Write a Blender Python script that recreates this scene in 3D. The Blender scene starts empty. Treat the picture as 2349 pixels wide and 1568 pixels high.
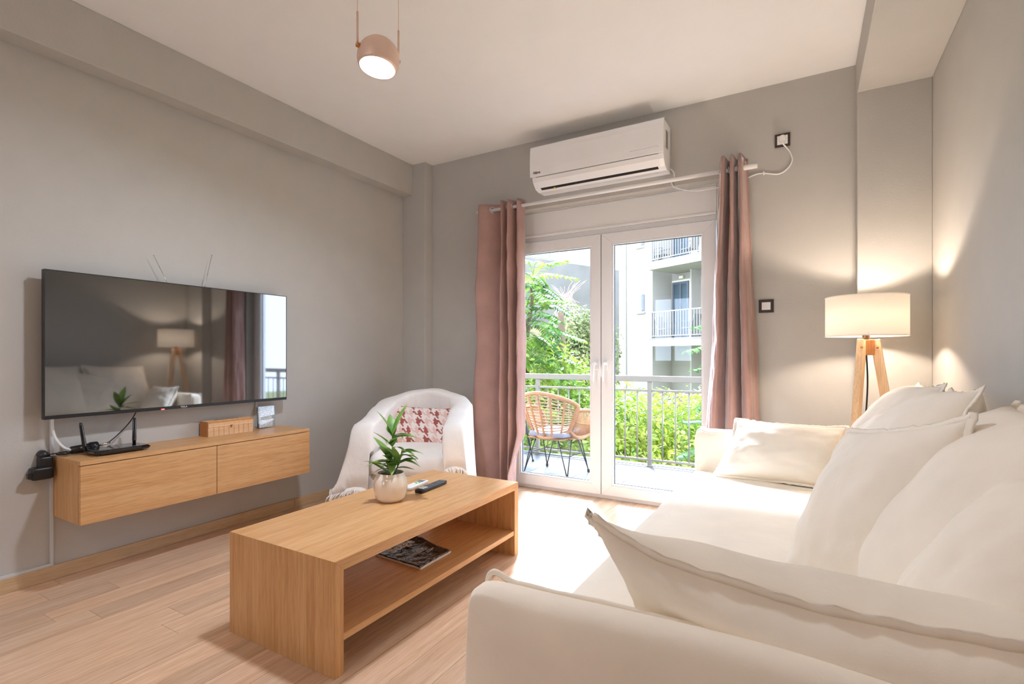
import bpy, bmesh, math, random
from mathutils import Vector, Matrix, noise
PI = math.pi
C = bpy.context.scene.collection
SC = bpy.context.scene

# ------------------------------------------------------------------ camera
F, YAW, H, CX, CY = 1166.0, math.radians(30.05), 1.06, 1174.5, 815.0
cam_d = bpy.data.cameras.new('camera'); cam = bpy.data.objects.new('camera', cam_d); C.objects.link(cam)
cam.location = (0, 0, H); cam.rotation_euler = (PI/2, 0, YAW)
cam_d.sensor_width = 36.0; cam_d.lens = 36.0*F/2349.0
cam_d.shift_y = (CY-784.0)/2349.0
cam_d.clip_start = 0.02; cam_d.clip_end = 300
SC.camera = cam

# ------------------------------------------------------------------ world, sun, exposure
w = bpy.data.worlds.new('sky'); SC.world = w; w.use_nodes = True
bg = w.node_tree.nodes['Background']
bg.inputs[0].default_value = (0.93, 0.965, 1.0, 1); bg.inputs[1].default_value = 3.6
sun_d = bpy.data.lights.new('sun', 'SUN'); sun_d.energy = 11.0; sun_d.angle = 0.22; sun_d.color = (1, .97, .93)
sun = bpy.data.objects.new('sun', sun_d); C.objects.link(sun)
sun.rotation_euler = Vector((-.33, .62, .71)).to_track_quat('Z', 'Y').to_euler()
for nm, loc, rx, sx, sy in (('door_portal', (-1.3, 3.78, 1.1), -PI/2, 1.65, 2.2), ('rear_portal', (-2.2, -2.75, 1.55), PI/2, .8, 1.3)):
    pd = bpy.data.lights.new(nm, 'AREA'); pd.shape = 'RECTANGLE'; pd.size = sx; pd.size_y = sy; pd.cycles.is_portal = True
    po = bpy.data.objects.new(nm, pd); C.objects.link(po); po.location = loc; po.rotation_euler = (rx, 0, 0)
SC.view_settings.view_transform = 'Standard'; SC.view_settings.look = 'None'
SC.view_settings.gamma = 1; SC.view_settings.use_curve_mapping = False
SC.view_settings.exposure = 1.22
SC.view_settings.use_white_balance = True; SC.view_settings.white_balance_temperature = 5300; SC.view_settings.white_balance_tint = 10
SC.cycles.max_bounces = 10; SC.cycles.diffuse_bounces = 7; SC.cycles.transparent_max_bounces = 16
SC.cycles.sample_clamp_indirect = 8.0; SC.cycles.use_denoising = True

# ------------------------------------------------------------------ pixel -> place
fw = Vector((-math.sin(YAW), math.cos(YAW), 0)); rt = Vector((math.cos(YAW), math.sin(YAW), 0)); UP = Vector((0, 0, 1))
EYE = Vector((0, 0, H))
def ray(x, y): return fw + rt*((x-CX)/F) + UP*((CY-y)/F)
def at_t(x, y, t): return EYE + ray(x, y)*t
def hit(x, y, ax, c):
    d = ray(x, y); i = 'XYZ'.index(ax); return EYE + d*((c-EYE[i])/d[i])
def on_plane(x, y, n, p0):
    d = ray(x, y); return EYE + d*((p0-EYE).dot(n)/d.dot(n))

# ------------------------------------------------------------------ materials
M = {}
def lin(c):
    return tuple(((v/255)/12.92 if v/255 <= .04045 else ((v/255+.055)/1.055)**2.4) for v in c)
def nodes(name):
    m = bpy.data.materials.new(name); m.use_nodes = True; M[name] = m
    nt = m.node_tree; return m, nt, nt.nodes['Principled BSDF']
def N(nt, t, **kw):
    n = nt.nodes.new(t)
    for k, v in kw.items():
        if k.startswith('i_'):
            n.inputs[k[2:].replace('_', ' ')].default_value = v
        else: setattr(n, k, v)
    return n
def ramp(nt, stops):
    r = nt.nodes.new('ShaderNodeValToRGB'); e = r.color_ramp.elements
    while len(e) < len(stops): e.new(.5)
    for k, (p, c) in zip(e, stops): k.position = p; k.color = (*c, 1)
    return r
def coords(nt, scale=(1, 1, 1), loc=(0, 0, 0), kind='Object', rot=(0, 0, 0)):
    tc = N(nt, 'ShaderNodeTexCoord'); mp = N(nt, 'ShaderNodeMapping')
    mp.inputs['Scale'].default_value = scale; mp.inputs['Location'].default_value = loc; mp.inputs['Rotation'].default_value = rot
    nt.links.new(tc.outputs[kind], mp.inputs['Vector']); return mp
def bump(nt, b, src, strength, dist=.01):
    bp = N(nt, 'ShaderNodeBump'); bp.inputs['Strength'].default_value = strength; bp.inputs['Distance'].default_value = dist
    nt.links.new(src, bp.inputs['Height']); nt.links.new(bp.outputs['Normal'], b.inputs['Normal'])
def plain(name, col, rough=.5, metal=0, var=.06, scale=6, bmp=0, bscale=200, spec=.5, sheen=0, coat=0):
    """flat colour with a little procedural variation"""
    m, nt, b = nodes(name)
    mp = coords(nt); nz = N(nt, 'ShaderNodeTexNoise'); nz.inputs['Scale'].default_value = scale; nz.inputs['Detail'].default_value = 4
    nt.links.new(mp.outputs[0], nz.inputs['Vector'])
    r = ramp(nt, [(.3, tuple(v*(1-var) for v in col)), (.7, tuple(min(1, v*(1+var)) for v in col))])
    nt.links.new(nz.outputs['Fac'], r.inputs[0]); nt.links.new(r.outputs[0], b.inputs['Base Color'])
    b.inputs['Roughness'].default_value = rough; b.inputs['Metallic'].default_value = metal
    b.inputs['Specular IOR Level'].default_value = spec
    if sheen: b.inputs['Sheen Weight'].default_value = sheen
    if coat: b.inputs['Coat Weight'].default_value = coat; b.inputs['Coat Roughness'].default_value = .06
    if bmp:
        n2 = N(nt, 'ShaderNodeTexNoise'); n2.inputs['Scale'].default_value = bscale; n2.inputs['Detail'].default_value = 3
        nt.links.new(mp.outputs[0], n2.inputs['Vector']); bump(nt, b, n2.outputs['Fac'], bmp)
    return m
def wood(name, dark, mid, light, axis, rough=.38, per_object=False, spec=.4):
    """veneer: long streaks and fine pores along one axis"""
    m, nt, b = nodes(name)
    sc = [48, 48, 48]; sc['XYZ'.index(axis)] = 1.6
    mp = coords(nt, tuple(sc)); src = mp.outputs[0]
    if per_object:
        oi = N(nt, 'ShaderNodeObjectInfo'); mul = N(nt, 'ShaderNodeMath', operation='MULTIPLY'); mul.inputs[1].default_value = 37.0
        nt.links.new(oi.outputs['Random'], mul.inputs[0])
        ad = N(nt, 'ShaderNodeVectorMath', operation='ADD'); nt.links.new(src, ad.inputs[0]); nt.links.new(mul.outputs[0], ad.inputs[1]); src = ad.outputs[0]
    n1 = N(nt, 'ShaderNodeTexNoise'); n1.inputs['Scale'].default_value = 1.0; n1.inputs['Detail'].default_value = 6; n1.inputs['Roughness'].default_value = .62; n1.inputs['Distortion'].default_value = .5
    nt.links.new(src, n1.inputs['Vector'])
    r = ramp(nt, [(.25, dark), (.5, mid), (.78, light)]); nt.links.new(n1.outputs['Fac'], r.inputs[0])
    n2 = N(nt, 'ShaderNodeTexNoise'); n2.inputs['Scale'].default_value = 7.0; n2.inputs['Detail'].default_value = 2
    nt.links.new(src, n2.inputs['Vector'])
    r2 = ramp(nt, [(.36, (.72, .66, .58)), (.52, (1, 1, 1))]); nt.links.new(n2.outputs['Fac'], r2.inputs[0])
    mx = N(nt, 'ShaderNodeMixRGB', blend_type='MULTIPLY'); mx.inputs[0].default_value = .55
    nt.links.new(r.outputs[0], mx.inputs[1]); nt.links.new(r2.outputs[0], mx.inputs[2]); out = mx.outputs[0]
    if per_object:
        hs = N(nt, 'ShaderNodeHueSaturation')
        mr = N(nt, 'ShaderNodeMapRange'); mr.inputs['To Min'].default_value = .80; mr.inputs['To Max'].default_value = 1.12
        nt.links.new(oi.outputs['Random'], mr.inputs['Value']); nt.links.new(mr.outputs[0], hs.inputs['Value'])
        nt.links.new(out, hs.inputs['Color']); out = hs.outputs[0]
    nt.links.new(out, b.inputs['Base Color']); b.inputs['Roughness'].default_value = rough; b.inputs['Specular IOR Level'].default_value = spec
    bump(nt, b, n2.outputs['Fac'], .08, .002)
    return m
def fabric(name, col, var=.05, weave=900, bmp=.25, sheen=.0, rough=.9, wr=0):
    m, nt, b = nodes(name)
    mp = coords(nt); n1 = N(nt, 'ShaderNodeTexNoise'); n1.inputs['Scale'].default_value = 5; n1.inputs['Detail'].default_value = 5
    nt.links.new(mp.outputs[0], n1.inputs['Vector'])
    r = ramp(nt, [(.3, tuple(v*(1-var) for v in col)), (.7, tuple(min(1, v*(1+var)) for v in col))]); nt.links.new(n1.outputs['Fac'], r.inputs[0])
    nt.links.new(r.outputs[0], b.inputs['Base Color']); b.inputs['Roughness'].default_value = rough
    b.inputs['Specular IOR Level'].default_value = .15; b.inputs['Sheen Weight'].default_value = sheen; b.inputs['Sheen Roughness'].default_value = .35
    n2 = N(nt, 'ShaderNodeTexNoise'); n2.inputs['Scale'].default_value = weave; n2.inputs['Detail'].default_value = 1
    nt.links.new(mp.outputs[0], n2.inputs['Vector'])
    n3 = N(nt, 'ShaderNodeTexNoise'); n3.inputs['Scale'].default_value = 14; n3.inputs['Detail'].default_value = 3; n3.inputs['Distortion'].default_value = 1.2
    nt.links.new(mp.outputs[0], n3.inputs['Vector'])
    b1 = N(nt, 'ShaderNodeBump'); b1.inputs['Strength'].default_value = bmp; b1.inputs['Distance'].default_value = .001
    nt.links.new(n2.outputs['Fac'], b1.inputs['Height'])
    b2 = N(nt, 'ShaderNodeBump'); b2.inputs['Strength'].default_value = .06+wr*.5; b2.inputs['Distance'].default_value = .02
    nt.links.new(n3.outputs['Fac'], b2.inputs['Height']); nt.links.new(b1.outputs[0], b2.inputs['Normal'])
    nt.links.new(b2.outputs[0], b.inputs['Normal'])
    return m
def glow(name, col, strength):
    m, nt, b = nodes(name); b.inputs['Base Color'].default_value = (*col, 1)
    b.inputs['Emission Color'].default_value = (*col, 1); b.inputs['Emission Strength'].default_value = strength; return m
def glass(name, tint=(1, 1, 1), gl=.06):
    m, nt, b = nodes(name); nt.nodes.remove(b)
    tr = N(nt, 'ShaderNodeBsdfTransparent'); tr.inputs[0].default_value = (*tint, 1)
    gs = N(nt, 'ShaderNodeBsdfGlossy'); gs.inputs['Roughness'].default_value = .01
    fr = N(nt, 'ShaderNodeLayerWeight'); fr.inputs[0].default_value = .35
    mu = N(nt, 'ShaderNodeMath', operation='MULTIPLY_ADD'); mu.inputs[1].default_value = .22; mu.inputs[2].default_value = gl*.4
    nt.links.new(fr.outputs['Fresnel'], mu.inputs[0])
    mx = N(nt, 'ShaderNodeMixShader'); nt.links.new(mu.outputs[0], mx.inputs[0]); nt.links.new(tr.outputs[0], mx.inputs[1]); nt.links.new(gs.outputs[0], mx.inputs[2])
    nt.links.new(mx.outputs[0], nt.nodes['Material Output'].inputs[0]); return m
def leafmat(name, c1, c2, trans=.45, scale=3):
    m, nt, b = nodes(name); nt.nodes.remove(b)
    mp = coords(nt); n1 = N(nt, 'ShaderNodeTexNoise'); n1.inputs['Scale'].default_value = scale; n1.inputs['Detail'].default_value = 5
    nt.links.new(mp.outputs[0], n1.inputs['Vector']); r = ramp(nt, [(.35, c1), (.65, c2)]); nt.links.new(n1.outputs['Fac'], r.inputs[0])
    df = N(nt, 'ShaderNodeBsdfPrincipled'); df.inputs['Roughness'].default_value = .45; tl = N(nt, 'ShaderNodeBsdfTranslucent')
    nt.links.new(r.outputs[0], df.inputs['Base Color']); nt.links.new(r.outputs[0], tl.inputs['Color'])
    mx = N(nt, 'ShaderNodeMixShader'); mx.inputs[0].default_value = trans
    nt.links.new(df.outputs[0], mx.inputs[1]); nt.links.new(tl.outputs[0], mx.inputs[2]); nt.links.new(mx.outputs[0], nt.nodes['Material Output'].inputs[0]); return m

plain('wall', lin((192, 190, 184)), .85, var=.02, bmp=.08, bscale=90, spec=.2)
plain('ceiling', lin((240, 240, 238)), .9, var=.01, bmp=.03, spec=.1)
plain('pvc', lin((240, 241, 242)), .32, var=.01)
plain('white_plastic', lin((242, 242, 240)), .28, var=.01)
plain('white_gloss', lin((244, 244, 244)), .18, var=.01, coat=.3)
plain('rod_white', lin((238, 238, 236)), .3, var=.01)
plain('trunking', lin((205, 207, 205)), .5, var=.02)
plain('black_plastic', (.012, .012, .013), .38, var=.1)
plain('black_gloss', (.006, .006, .007), .12, var=.1, coat=.5)
plain('dark_metal', (.03, .03, .032), .4, metal=.6, var=.1)
plain('chrome', (.75, .75, .76), .18, metal=1, var=.03)
plain('bronze_plate', lin((62, 50, 44)), .45, var=.05)
plain('brass', lin((205, 140, 80)), .25, metal=1, var=.04)
plain('rose_gold', lin((236, 208, 188)), .4, metal=.25, var=.02)
plain('grey_print', (.22, .22, .22), .6, var=.05)
plain('black_print', (.02, .02, .02), .6, var=.05)
plain('white_print', (.82, .82, .80), .6, var=.02)
plain('green_print', lin((90, 200, 60)), .5, var=.03)
plain('yellow_print', lin((235, 205, 40)), .5, var=.03)
plain('gap', (.012, .01, .008), .8, var=.1)
plain('balcony_rail', lin((128, 122, 112)), .45, var=.03)
plain('balcony_tile', lin((80, 82, 85)), .55, var=.05, scale=5)
plain('grout', lin((120, 122, 122)), .9, var=.05)
plain('facade', lin((150, 145, 134)), .9, var=.02, scale=1.2)
plain('facade_shutter', lin((214, 204, 186)), .7, var=.03)
plain('far_frame', lin((78, 84, 92)), .5, var=.05)
plain('far_rail', lin((150, 150, 148)), .5, metal=.3, var=.05)
plain('far_pipe', lin((196, 192, 180)), .6, var=.04)
plain('far_chair', lin((120, 118, 112)), .6, var=.05)
plain('concrete', lin((112, 110, 107)), .95, var=.16, scale=.9, bmp=.2, bscale=8)
plain('tan_wall', lin((160, 142, 114)), .95, var=.10, scale=2)
plain('bark', lin((92, 76, 58)), .95, var=.25, scale=10, bmp=.5, bscale=30)
plain('ground', lin((120, 130, 80)), .95, var=.25, scale=.8)
plain('straw', lin((190, 160, 136)), .9, var=.1)
plain('ceramic', lin((240, 228, 212)), .14, var=.02, scale=3, coat=.6)
plain('soil', (.02, .015, .01), .95, var=.3, scale=60)
plain('grey_cushion', lin((120, 118, 126)), .9, var=.05)
wood('oak_x', lin((192, 142, 88)), lin((210, 164, 108)), lin((222, 182, 130)), 'X')
wood('oak_y', lin((192, 142, 88)), lin((210, 164, 108)), lin((222, 182, 130)), 'Y')
wood('oak_z', lin((192, 142, 88)), lin((210, 164, 108)), lin((222, 182, 130)), 'Z')
wood('laminate', lin((198, 162, 128)), lin((217, 186, 154)), lin((231, 208, 182)), 'Y', rough=.30, per_object=True, spec=.5)
wood('skirting', lin((190, 160, 122)), lin((204, 176, 138)), lin((214, 188, 150)), 'Y')
wood('beech', lin((226, 190, 146)), lin((236, 204, 162)), lin((242, 214, 176)), 'Z', rough=.45)
wood('bamboo', lin((222, 176, 126)), lin((236, 198, 150)), lin((244, 212, 170)), 'Y', rough=.5)
wood('bamboo_end', lin((180, 118, 60)), lin((196, 136, 74)), lin((206, 148, 86)), 'Z', rough=.5)
wood('rattan', lin((138, 94, 56)), lin((156, 112, 72)), lin((170, 128, 88)), 'X', rough=.55)
fabric('linen', lin((243, 235, 220)), wr=.1)
fabric('throw', lin((246, 243, 238)), wr=.15, weave=500)
fabric('velvet', lin((176, 144, 135)), var=.10, sheen=.8, rough=.7, wr=.2)
leafmat('pot_leaf', lin((92, 140, 62)), lin((164, 198, 96)), .25, 12)
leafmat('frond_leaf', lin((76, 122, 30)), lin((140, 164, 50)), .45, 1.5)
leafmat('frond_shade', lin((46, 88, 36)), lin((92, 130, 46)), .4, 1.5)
leafmat('hedge_leaf', lin((104, 140, 24)), lin((178, 184, 60)), .4, 2.2)
leafmat('shrub_leaf', lin((78, 98, 42)), lin((150, 152, 96)), .35, 1.8)
leafmat('bush_leaf', lin((72, 116, 26)), lin((156, 170, 46)), .42, 1.8)
glass('pane'); glass('acrylic', (.97, .98, .98)); glass('far_pane', (.55, .62, .66), .25); glass('tabletop_glass', (.86, .93, .91), .2)
glow('pendant_light', (1, .93, .85), 240.0); glow('bulb', (1, .72, .42), 20.0); glow('red_led', (1, .05, .04), 3.0)
# television screen: dark glossy film
m, nt, b = nodes('screen'); b.inputs['Base Color'].default_value = (.004, .004, .005, 1); b.inputs['Roughness'].default_value = .035; b.inputs['IOR'].default_value = 2.5
# lampshade: white fabric that lets light through
m, nt, b = nodes('shade_fabric'); nt.nodes.remove(b)
df = N(nt, 'ShaderNodeBsdfDiffuse'); df.inputs[0].default_value = (.88, .85, .80, 1); tl = N(nt, 'ShaderNodeBsdfTranslucent'); tl.inputs[0].default_value = (.97, .94, .88, 1)
wv = N(nt, 'ShaderNodeTexNoise'); wv.inputs['Scale'].default_value = 300; bp = N(nt, 'ShaderNodeBump'); bp.inputs['Strength'].default_value = .1
nt.links.new(wv.outputs['Fac'], bp.inputs['Height']); nt.links.new(bp.outputs[0], df.inputs['Normal'])
mx = N(nt, 'ShaderNodeMixShader'); mx.inputs[0].default_value = .5; nt.links.new(df.outputs[0], mx.inputs[1]); nt.links.new(tl.outputs[0], mx.inputs[2]); nt.links.new(mx.outputs[0], nt.nodes['Material Output'].inputs[0])
# houndstooth print (uses UV): 8 x 8 cell twill
def houndstooth():
    m, nt, b = nodes('houndstooth'); tc = N(nt, 'ShaderNodeTexCoord'); sp = N(nt, 'ShaderNodeSeparateXYZ'); nt.links.new(tc.outputs['UV'], sp.inputs[0])
    def mth(op, a, bb=None):
        n = N(nt, 'ShaderNodeMath', operation=op)
        for k, v in enumerate((a, bb)):
            if v is None: continue
            if isinstance(v, (int, float)): n.inputs[k].default_value = v
            else: nt.links.new(v, n.inputs[k])
        return n.outputs[0]
    rep = 4.2
    i = mth('FLOOR', mth('MULTIPLY', sp.outputs[0], 8*rep*1.7)); j = mth('FLOOR', mth('MULTIPLY', sp.outputs[1], 8*rep))
    wi = mth('LESS_THAN', mth('FLOORED_MODULO', i, 8), 3.5); wj = mth('LESS_THAN', mth('FLOORED_MODULO', j, 8), 3.5)
    tw = mth('LESS_THAN', mth('FLOORED_MODULO', mth('ADD', i, j), 4), 1.5)
    d = mth('ADD', mth('MULTIPLY', tw, wi), mth('MULTIPLY', mth('SUBTRACT', 1, tw), wj))
    ti = mth('FLOOR', mth('DIVIDE', mth('ADD', i, mth('MULTIPLY', j, .5)), 8)); alt = mth('LESS_THAN', mth('FLOORED_MODULO', ti, 2), .5)
    c1 = N(nt, 'ShaderNodeMixRGB'); c1.inputs[1].default_value = (*lin((232, 200, 192)), 1); c1.inputs[2].default_value = (*lin((168, 96, 88)), 1); nt.links.new(alt, c1.inputs[0])
    c2 = N(nt, 'ShaderNodeMixRGB'); c2.inputs[1].default_value = (*lin((243, 234, 228)), 1); nt.links.new(c1.outputs[0], c2.inputs[2]); nt.links.new(d, c2.inputs[0])
    nt.links.new(c2.outputs[0], b.inputs['Base Color']); b.inputs['Roughness'].default_value = .9; b.inputs['Specular IOR Level'].default_value = .15
houndstooth()
# printed card: rows of small type
def printed():
    m, nt, b = nodes('printed_sheet'); tc = N(nt, 'ShaderNodeTexCoord')
    mp = N(nt, 'ShaderNodeMapping'); mp.inputs['Scale'].default_value = (1, 22, 1); nt.links.new(tc.outputs['UV'], mp.inputs[0])
    sp = N(nt, 'ShaderNodeSeparateXYZ'); nt.links.new(mp.outputs[0], sp.inputs[0])
    fr = N(nt, 'ShaderNodeMath', operation='FRACT'); nt.links.new(sp.outputs[1], fr.inputs[0])
    lt = N(nt, 'ShaderNodeMath', operation='LESS_THAN'); lt.inputs[1].default_value = .42; nt.links.new(fr.outputs[0], lt.inputs[0])
    m2 = N(nt, 'ShaderNodeMapping'); m2.inputs['Scale'].default_value = (26, 22, 1); nt.links.new(tc.outputs['UV'], m2.inputs[0])
    fl = N(nt, 'ShaderNodeVectorMath', operation='FLOOR'); nt.links.new(m2.outputs[0], fl.inputs[0])
    wn = N(nt, 'ShaderNodeTexWhiteNoise', noise_dimensions='2D'); nt.links.new(fl.outputs[0], wn.inputs['Vector'])
    gt = N(nt, 'ShaderNodeMath', operation='GREATER_THAN'); gt.inputs[1].default_value = .28; nt.links.new(wn.outputs['Value'], gt.inputs[0])
    mu = N(nt, 'ShaderNodeMath', operation='MULTIPLY'); nt.links.new(lt.outputs[0], mu.inputs[0]); nt.links.new(gt.outputs[0], mu.inputs[1])
    c = N(nt, 'ShaderNodeMixRGB'); c.inputs[1].default_value = (.86, .86, .86, 1); c.inputs[2].default_value = (.42, .42, .42, 1); nt.links.new(mu.outputs[0], c.inputs[0])
    nt.links.new(c.outputs[0], b.inputs['Base Color']); b.inputs['Roughness'].default_value = .5
printed()
# magazine cover: black gloss with soft grey figure shapes
m, nt, b = nodes('cover'); mp = coords(nt, (9, 9, 9)); n1 = N(nt, 'ShaderNodeTexNoise'); n1.inputs['Scale'].default_value = 1; n1.inputs['Detail'].default_value = 3
nt.links.new(mp.outputs[0], n1.inputs['Vector']); r = ramp(nt, [(.42, (.006, .006, .007)), (.62, (.03, .03, .033)), (.75, (.02, .02, .02))]); nt.links.new(n1.outputs['Fac'], r.inputs[0])
nt.links.new(r.outputs[0], b.inputs['Base Color']); b.inputs['Roughness'].default_value = .12
n2 = N(nt, 'ShaderNodeTexNoise'); n2.inputs['Scale'].default_value = 3; n2.inputs['Distortion'].default_value = 1.5; nt.links.new(mp.outputs[0], n2.inputs['Vector']); bump(nt, b, n2.outputs['Fac'], .5, .01)

# ------------------------------------------------------------------ mesh builder
class MB:
    def __init__(s): s.v = []; s.f = []; s.uv = None
    def box(s, lo, hi):
        x0, y0, z0 = lo; x1, y1, z1 = hi; b = len(s.v)
        s.v += [(x0,y0,z0),(x1,y0,z0),(x1,y1,z0),(x0,y1,z0),(x0,y0,z1),(x1,y0,z1),(x1,y1,z1),(x0,y1,z1)]
        s.f += [tuple(b+i for i in q) for q in ((0,3,2,1),(4,5,6,7),(0,1,5,4),(1,2,6,5),(2,3,7,6),(3,0,4,7))]; return s
    def hexa(s, pts):
        b = len(s.v); s.v += [tuple(p) for p in pts]
        s.f += [tuple(b+i for i in q) for q in ((0,3,2,1),(4,5,6,7),(0,1,5,4),(1,2,6,5),(2,3,7,6),(3,0,4,7))]; return s
    def bar(s, a, b_, w, d, upv=(0, 0, 1)):
        a = Vector(a); b_ = Vector(b_); t = (b_-a).normalized(); u = Vector(upv)
        if abs(t.dot(u)) > .98: u = Vector((0, 1, 0))
        x = t.cross(u).normalized()*(w/2); y = x.cross(t).normalized()*(d/2)
        return s.hexa([a-x-y, a+x-y, a+x+y, a-x+y, b_-x-y, b_+x-y, b_+x+y, b_-x+y])
    def tube(s, pts, r, seg=8, closed=False, caps=True):
        pts = [Vector(p) for p in pts]; n = len(pts); rr = r if hasattr(r, '__len__') else [r]*n; b = len(s.v); prev = None
        for i, p in enumerate(pts):
            t = (pts[(i+1) % n]-pts[i-1]) if closed else (pts[min(i+1, n-1)]-pts[max(i-1, 0)])
            t = t.normalized() if t.length > 1e-9 else Vector((0, 0, 1))
            if prev is None:
                u = Vector((0, 0, 1)) if abs(t.z) < .9 else Vector((1, 0, 0)); x = t.cross(u).normalized()
            else:
                x = prev-t*prev.dot(t); x = x.normalized() if x.length > 1e-6 else t.orthogonal().normalized()
            prev = x; y = t.cross(x)
            for k in range(seg):
                a = 2*PI*k/seg; s.v.append(tuple(p+(x*math.cos(a)+y*math.sin(a))*rr[i]))
        m = n if closed else n-1
        for i in range(m):
            for k in range(seg):
                a = b+i*seg+k; a2 = b+i*seg+(k+1) % seg; j = (i+1) % n
                s.f.append((a, a2, b+j*seg+(k+1) % seg, b+j*seg+k))
        if caps and not closed:
            s.f.append(tuple(b+k for k in range(seg))[::-1]); s.f.append(tuple(b+(n-1)*seg+k for k in range(seg)))
        return s
    def lathe(s, prof, seg=32, c=(0, 0, 0)):
        b = len(s.v); n = len(prof)
        for r, z in prof:
            for k in range(seg):
                a = 2*PI*k/seg; s.v.append((c[0]+r*math.cos(a), c[1]+r*math.sin(a), c[2]+z))
        for i in range(n-1):
            for k in range(seg):
                s.f.append((b+i*seg+k, b+i*seg+(k+1) % seg, b+(i+1)*seg+(k+1) % seg, b+(i+1)*seg+k))
        return s
    def disc(s, c, r, seg=24, nrm=(0, 0, 1)):
        q = Vector(nrm).to_track_quat('Z', 'Y'); b = len(s.v); c = Vector(c)
        for k in range(seg): s.v.append(tuple(c+q @ Vector((r*math.cos(2*PI*k/seg), r*math.sin(2*PI*k/seg), 0))))
        s.f.append(tuple(b+k for k in range(seg))); return s
    def grid(s, fn, nu, nv, closed_u=False):
        b = len(s.v); mu = nu if closed_u else nu+1
        for i in range(mu):
            for j in range(nv+1): s.v.append(tuple(fn(i/nu, j/nv)))
        for i in range(nu):
            for j in range(nv):
                i2 = (i+1) % mu; s.f.append((b+i*(nv+1)+j, b+i2*(nv+1)+j, b+i2*(nv+1)+j+1, b+i*(nv+1)+j+1))
        return s
    def prism(s, poly, axis, a0, a1):
        """poly of 2D points; axis 'X': (y,z)  'Y': (x,z)  'Z': (x,y)"""
        def P(p, a): return {'X': (a, p[0], p[1]), 'Y': (p[0], a, p[1]), 'Z': (p[0], p[1], a)}[axis]
        b = len(s.v); n = len(poly); s.v += [P(p, a0) for p in poly]+[P(p, a1) for p in poly]
        s.f.append(tuple(range(b, b+n))); s.f.append(tuple(range(b+2*n-1, b+n-1, -1)))
        for k in range(n): s.f.append((b+k, b+(k+1) % n, b+n+(k+1) % n, b+n+k))
        return s
    def soft(s, lo, hi, r, n=10, bulge=0, amp=0, seed=0, fn=None):
        """rounded upholstered block"""
        c = [(a+b)/2 for a, b in zip(lo, hi)]; h = [(b-a)/2 for a, b in zip(lo, hi)]; idx = {}; b0 = len(s.v)
        def vert(i, j, k):
            key = (i, j, k)
            if key in idx: return idx[key]
            p = Vector([(-1+2*q/n)*hh for q, hh in zip(key, h)])
            q = Vector([max(-(hh-r), min(hh-r, v)) for v, hh in zip(p, h)]); d = p-q
            o = q+(d.normalized()*r if d.length > 1e-9 else d)
            u = [v/hh for v, hh in zip(p, h)]
            if bulge:
                for a in range(3):
                    if abs(abs(u[a])-1) < 1e-6:
                        e = [x for x in range(3) if x != a]; o[a] += math.copysign(bulge*(1-u[e[0]]**2)*(1-u[e[1]]**2), u[a])
            w_ = o+Vector(c)
            if amp: w_ += noise.noise_vector(w_*4+Vector((seed, 0, 0)))*amp+noise.noise_vector(w_*11+Vector((0, seed, 0)))*amp*.35
            if fn: w_ = fn(w_)
            idx[key] = len(s.v); s.v.append(tuple(w_)); return idx[key]
        for a in range(3):
            e = [x for x in range(3) if x != a]
            for side in (0, n):
                for i in range(n):
                    for j in range(n):
                        def K(ii, jj):
                            k = [0, 0, 0]; k[a] = side; k[e[0]] = ii; k[e[1]] = jj; return vert(*k)
                        s.f.append((K(i, j), K(i+1, j), K(i+1, j+1), K(i, j+1)))
        return s
    def build(s, name, mat, parent=None, smooth=False, bevel=0, local=False, loc=None, sub=0, solid=0, autos=None):
        me = bpy.data.meshes.new(name); off = Vector((0, 0, 0))
        if parent is not None and not local: off = wloc(parent)
        if loc is not None: off = Vector(loc)
        me.from_pydata([tuple(Vector(v)-off) for v in s.v], [], s.f); me.update()
        bm = bmesh.new(); bm.from_mesh(me); bmesh.ops.recalc_face_normals(bm, faces=bm.faces); bm.to_mesh(me); bm.free()
        if s.uv:
            ul = me.uv_layers.new(name='UVMap')
            for l in me.loops: ul.data[l.index].uv = s.uv[l.vertex_index]
        me.materials.append(M[mat] if isinstance(mat, str) else mat)
        if smooth:
            for p in me.polygons: p.use_smooth = True
        o = bpy.data.objects.new(name, me); C.objects.link(o)
        if parent is not None: o.parent = parent
        if loc is not None: o.location = loc
        if solid:
            md = o.modifiers.new('solid', 'SOLIDIFY'); md.thickness = solid; md.offset = 0
        if bevel:
            md = o.modifiers.new('bevel', 'BEVEL'); md.width = bevel; md.segments = 2; md.limit_method = 'ANGLE'; md.angle_limit = .6
        if sub:
            md = o.modifiers.new('sub', 'SUBSURF'); md.levels = sub; md.render_levels = sub
        return o
def wloc(o):
    v = Vector((0, 0, 0))
    while o is not None: v += o.location; o = o.parent
    return v
def tag(o, label, cat, group=None):
    o['label'] = label; o['category'] = cat
    if group: o['group'] = group
    return o
def thing(name, label, cat, loc=(0, 0, 0), rz=0, group=None):
    o = bpy.data.objects.new(name, None); C.objects.link(o); o.location = loc; o.rotation_euler = (0, 0, rz); o.empty_display_size = .05
    return tag(o, label, cat, group)
def struct(o): o['kind'] = 'structure'; return o
def stuff(o): o['kind'] = 'stuff'; return o
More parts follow.
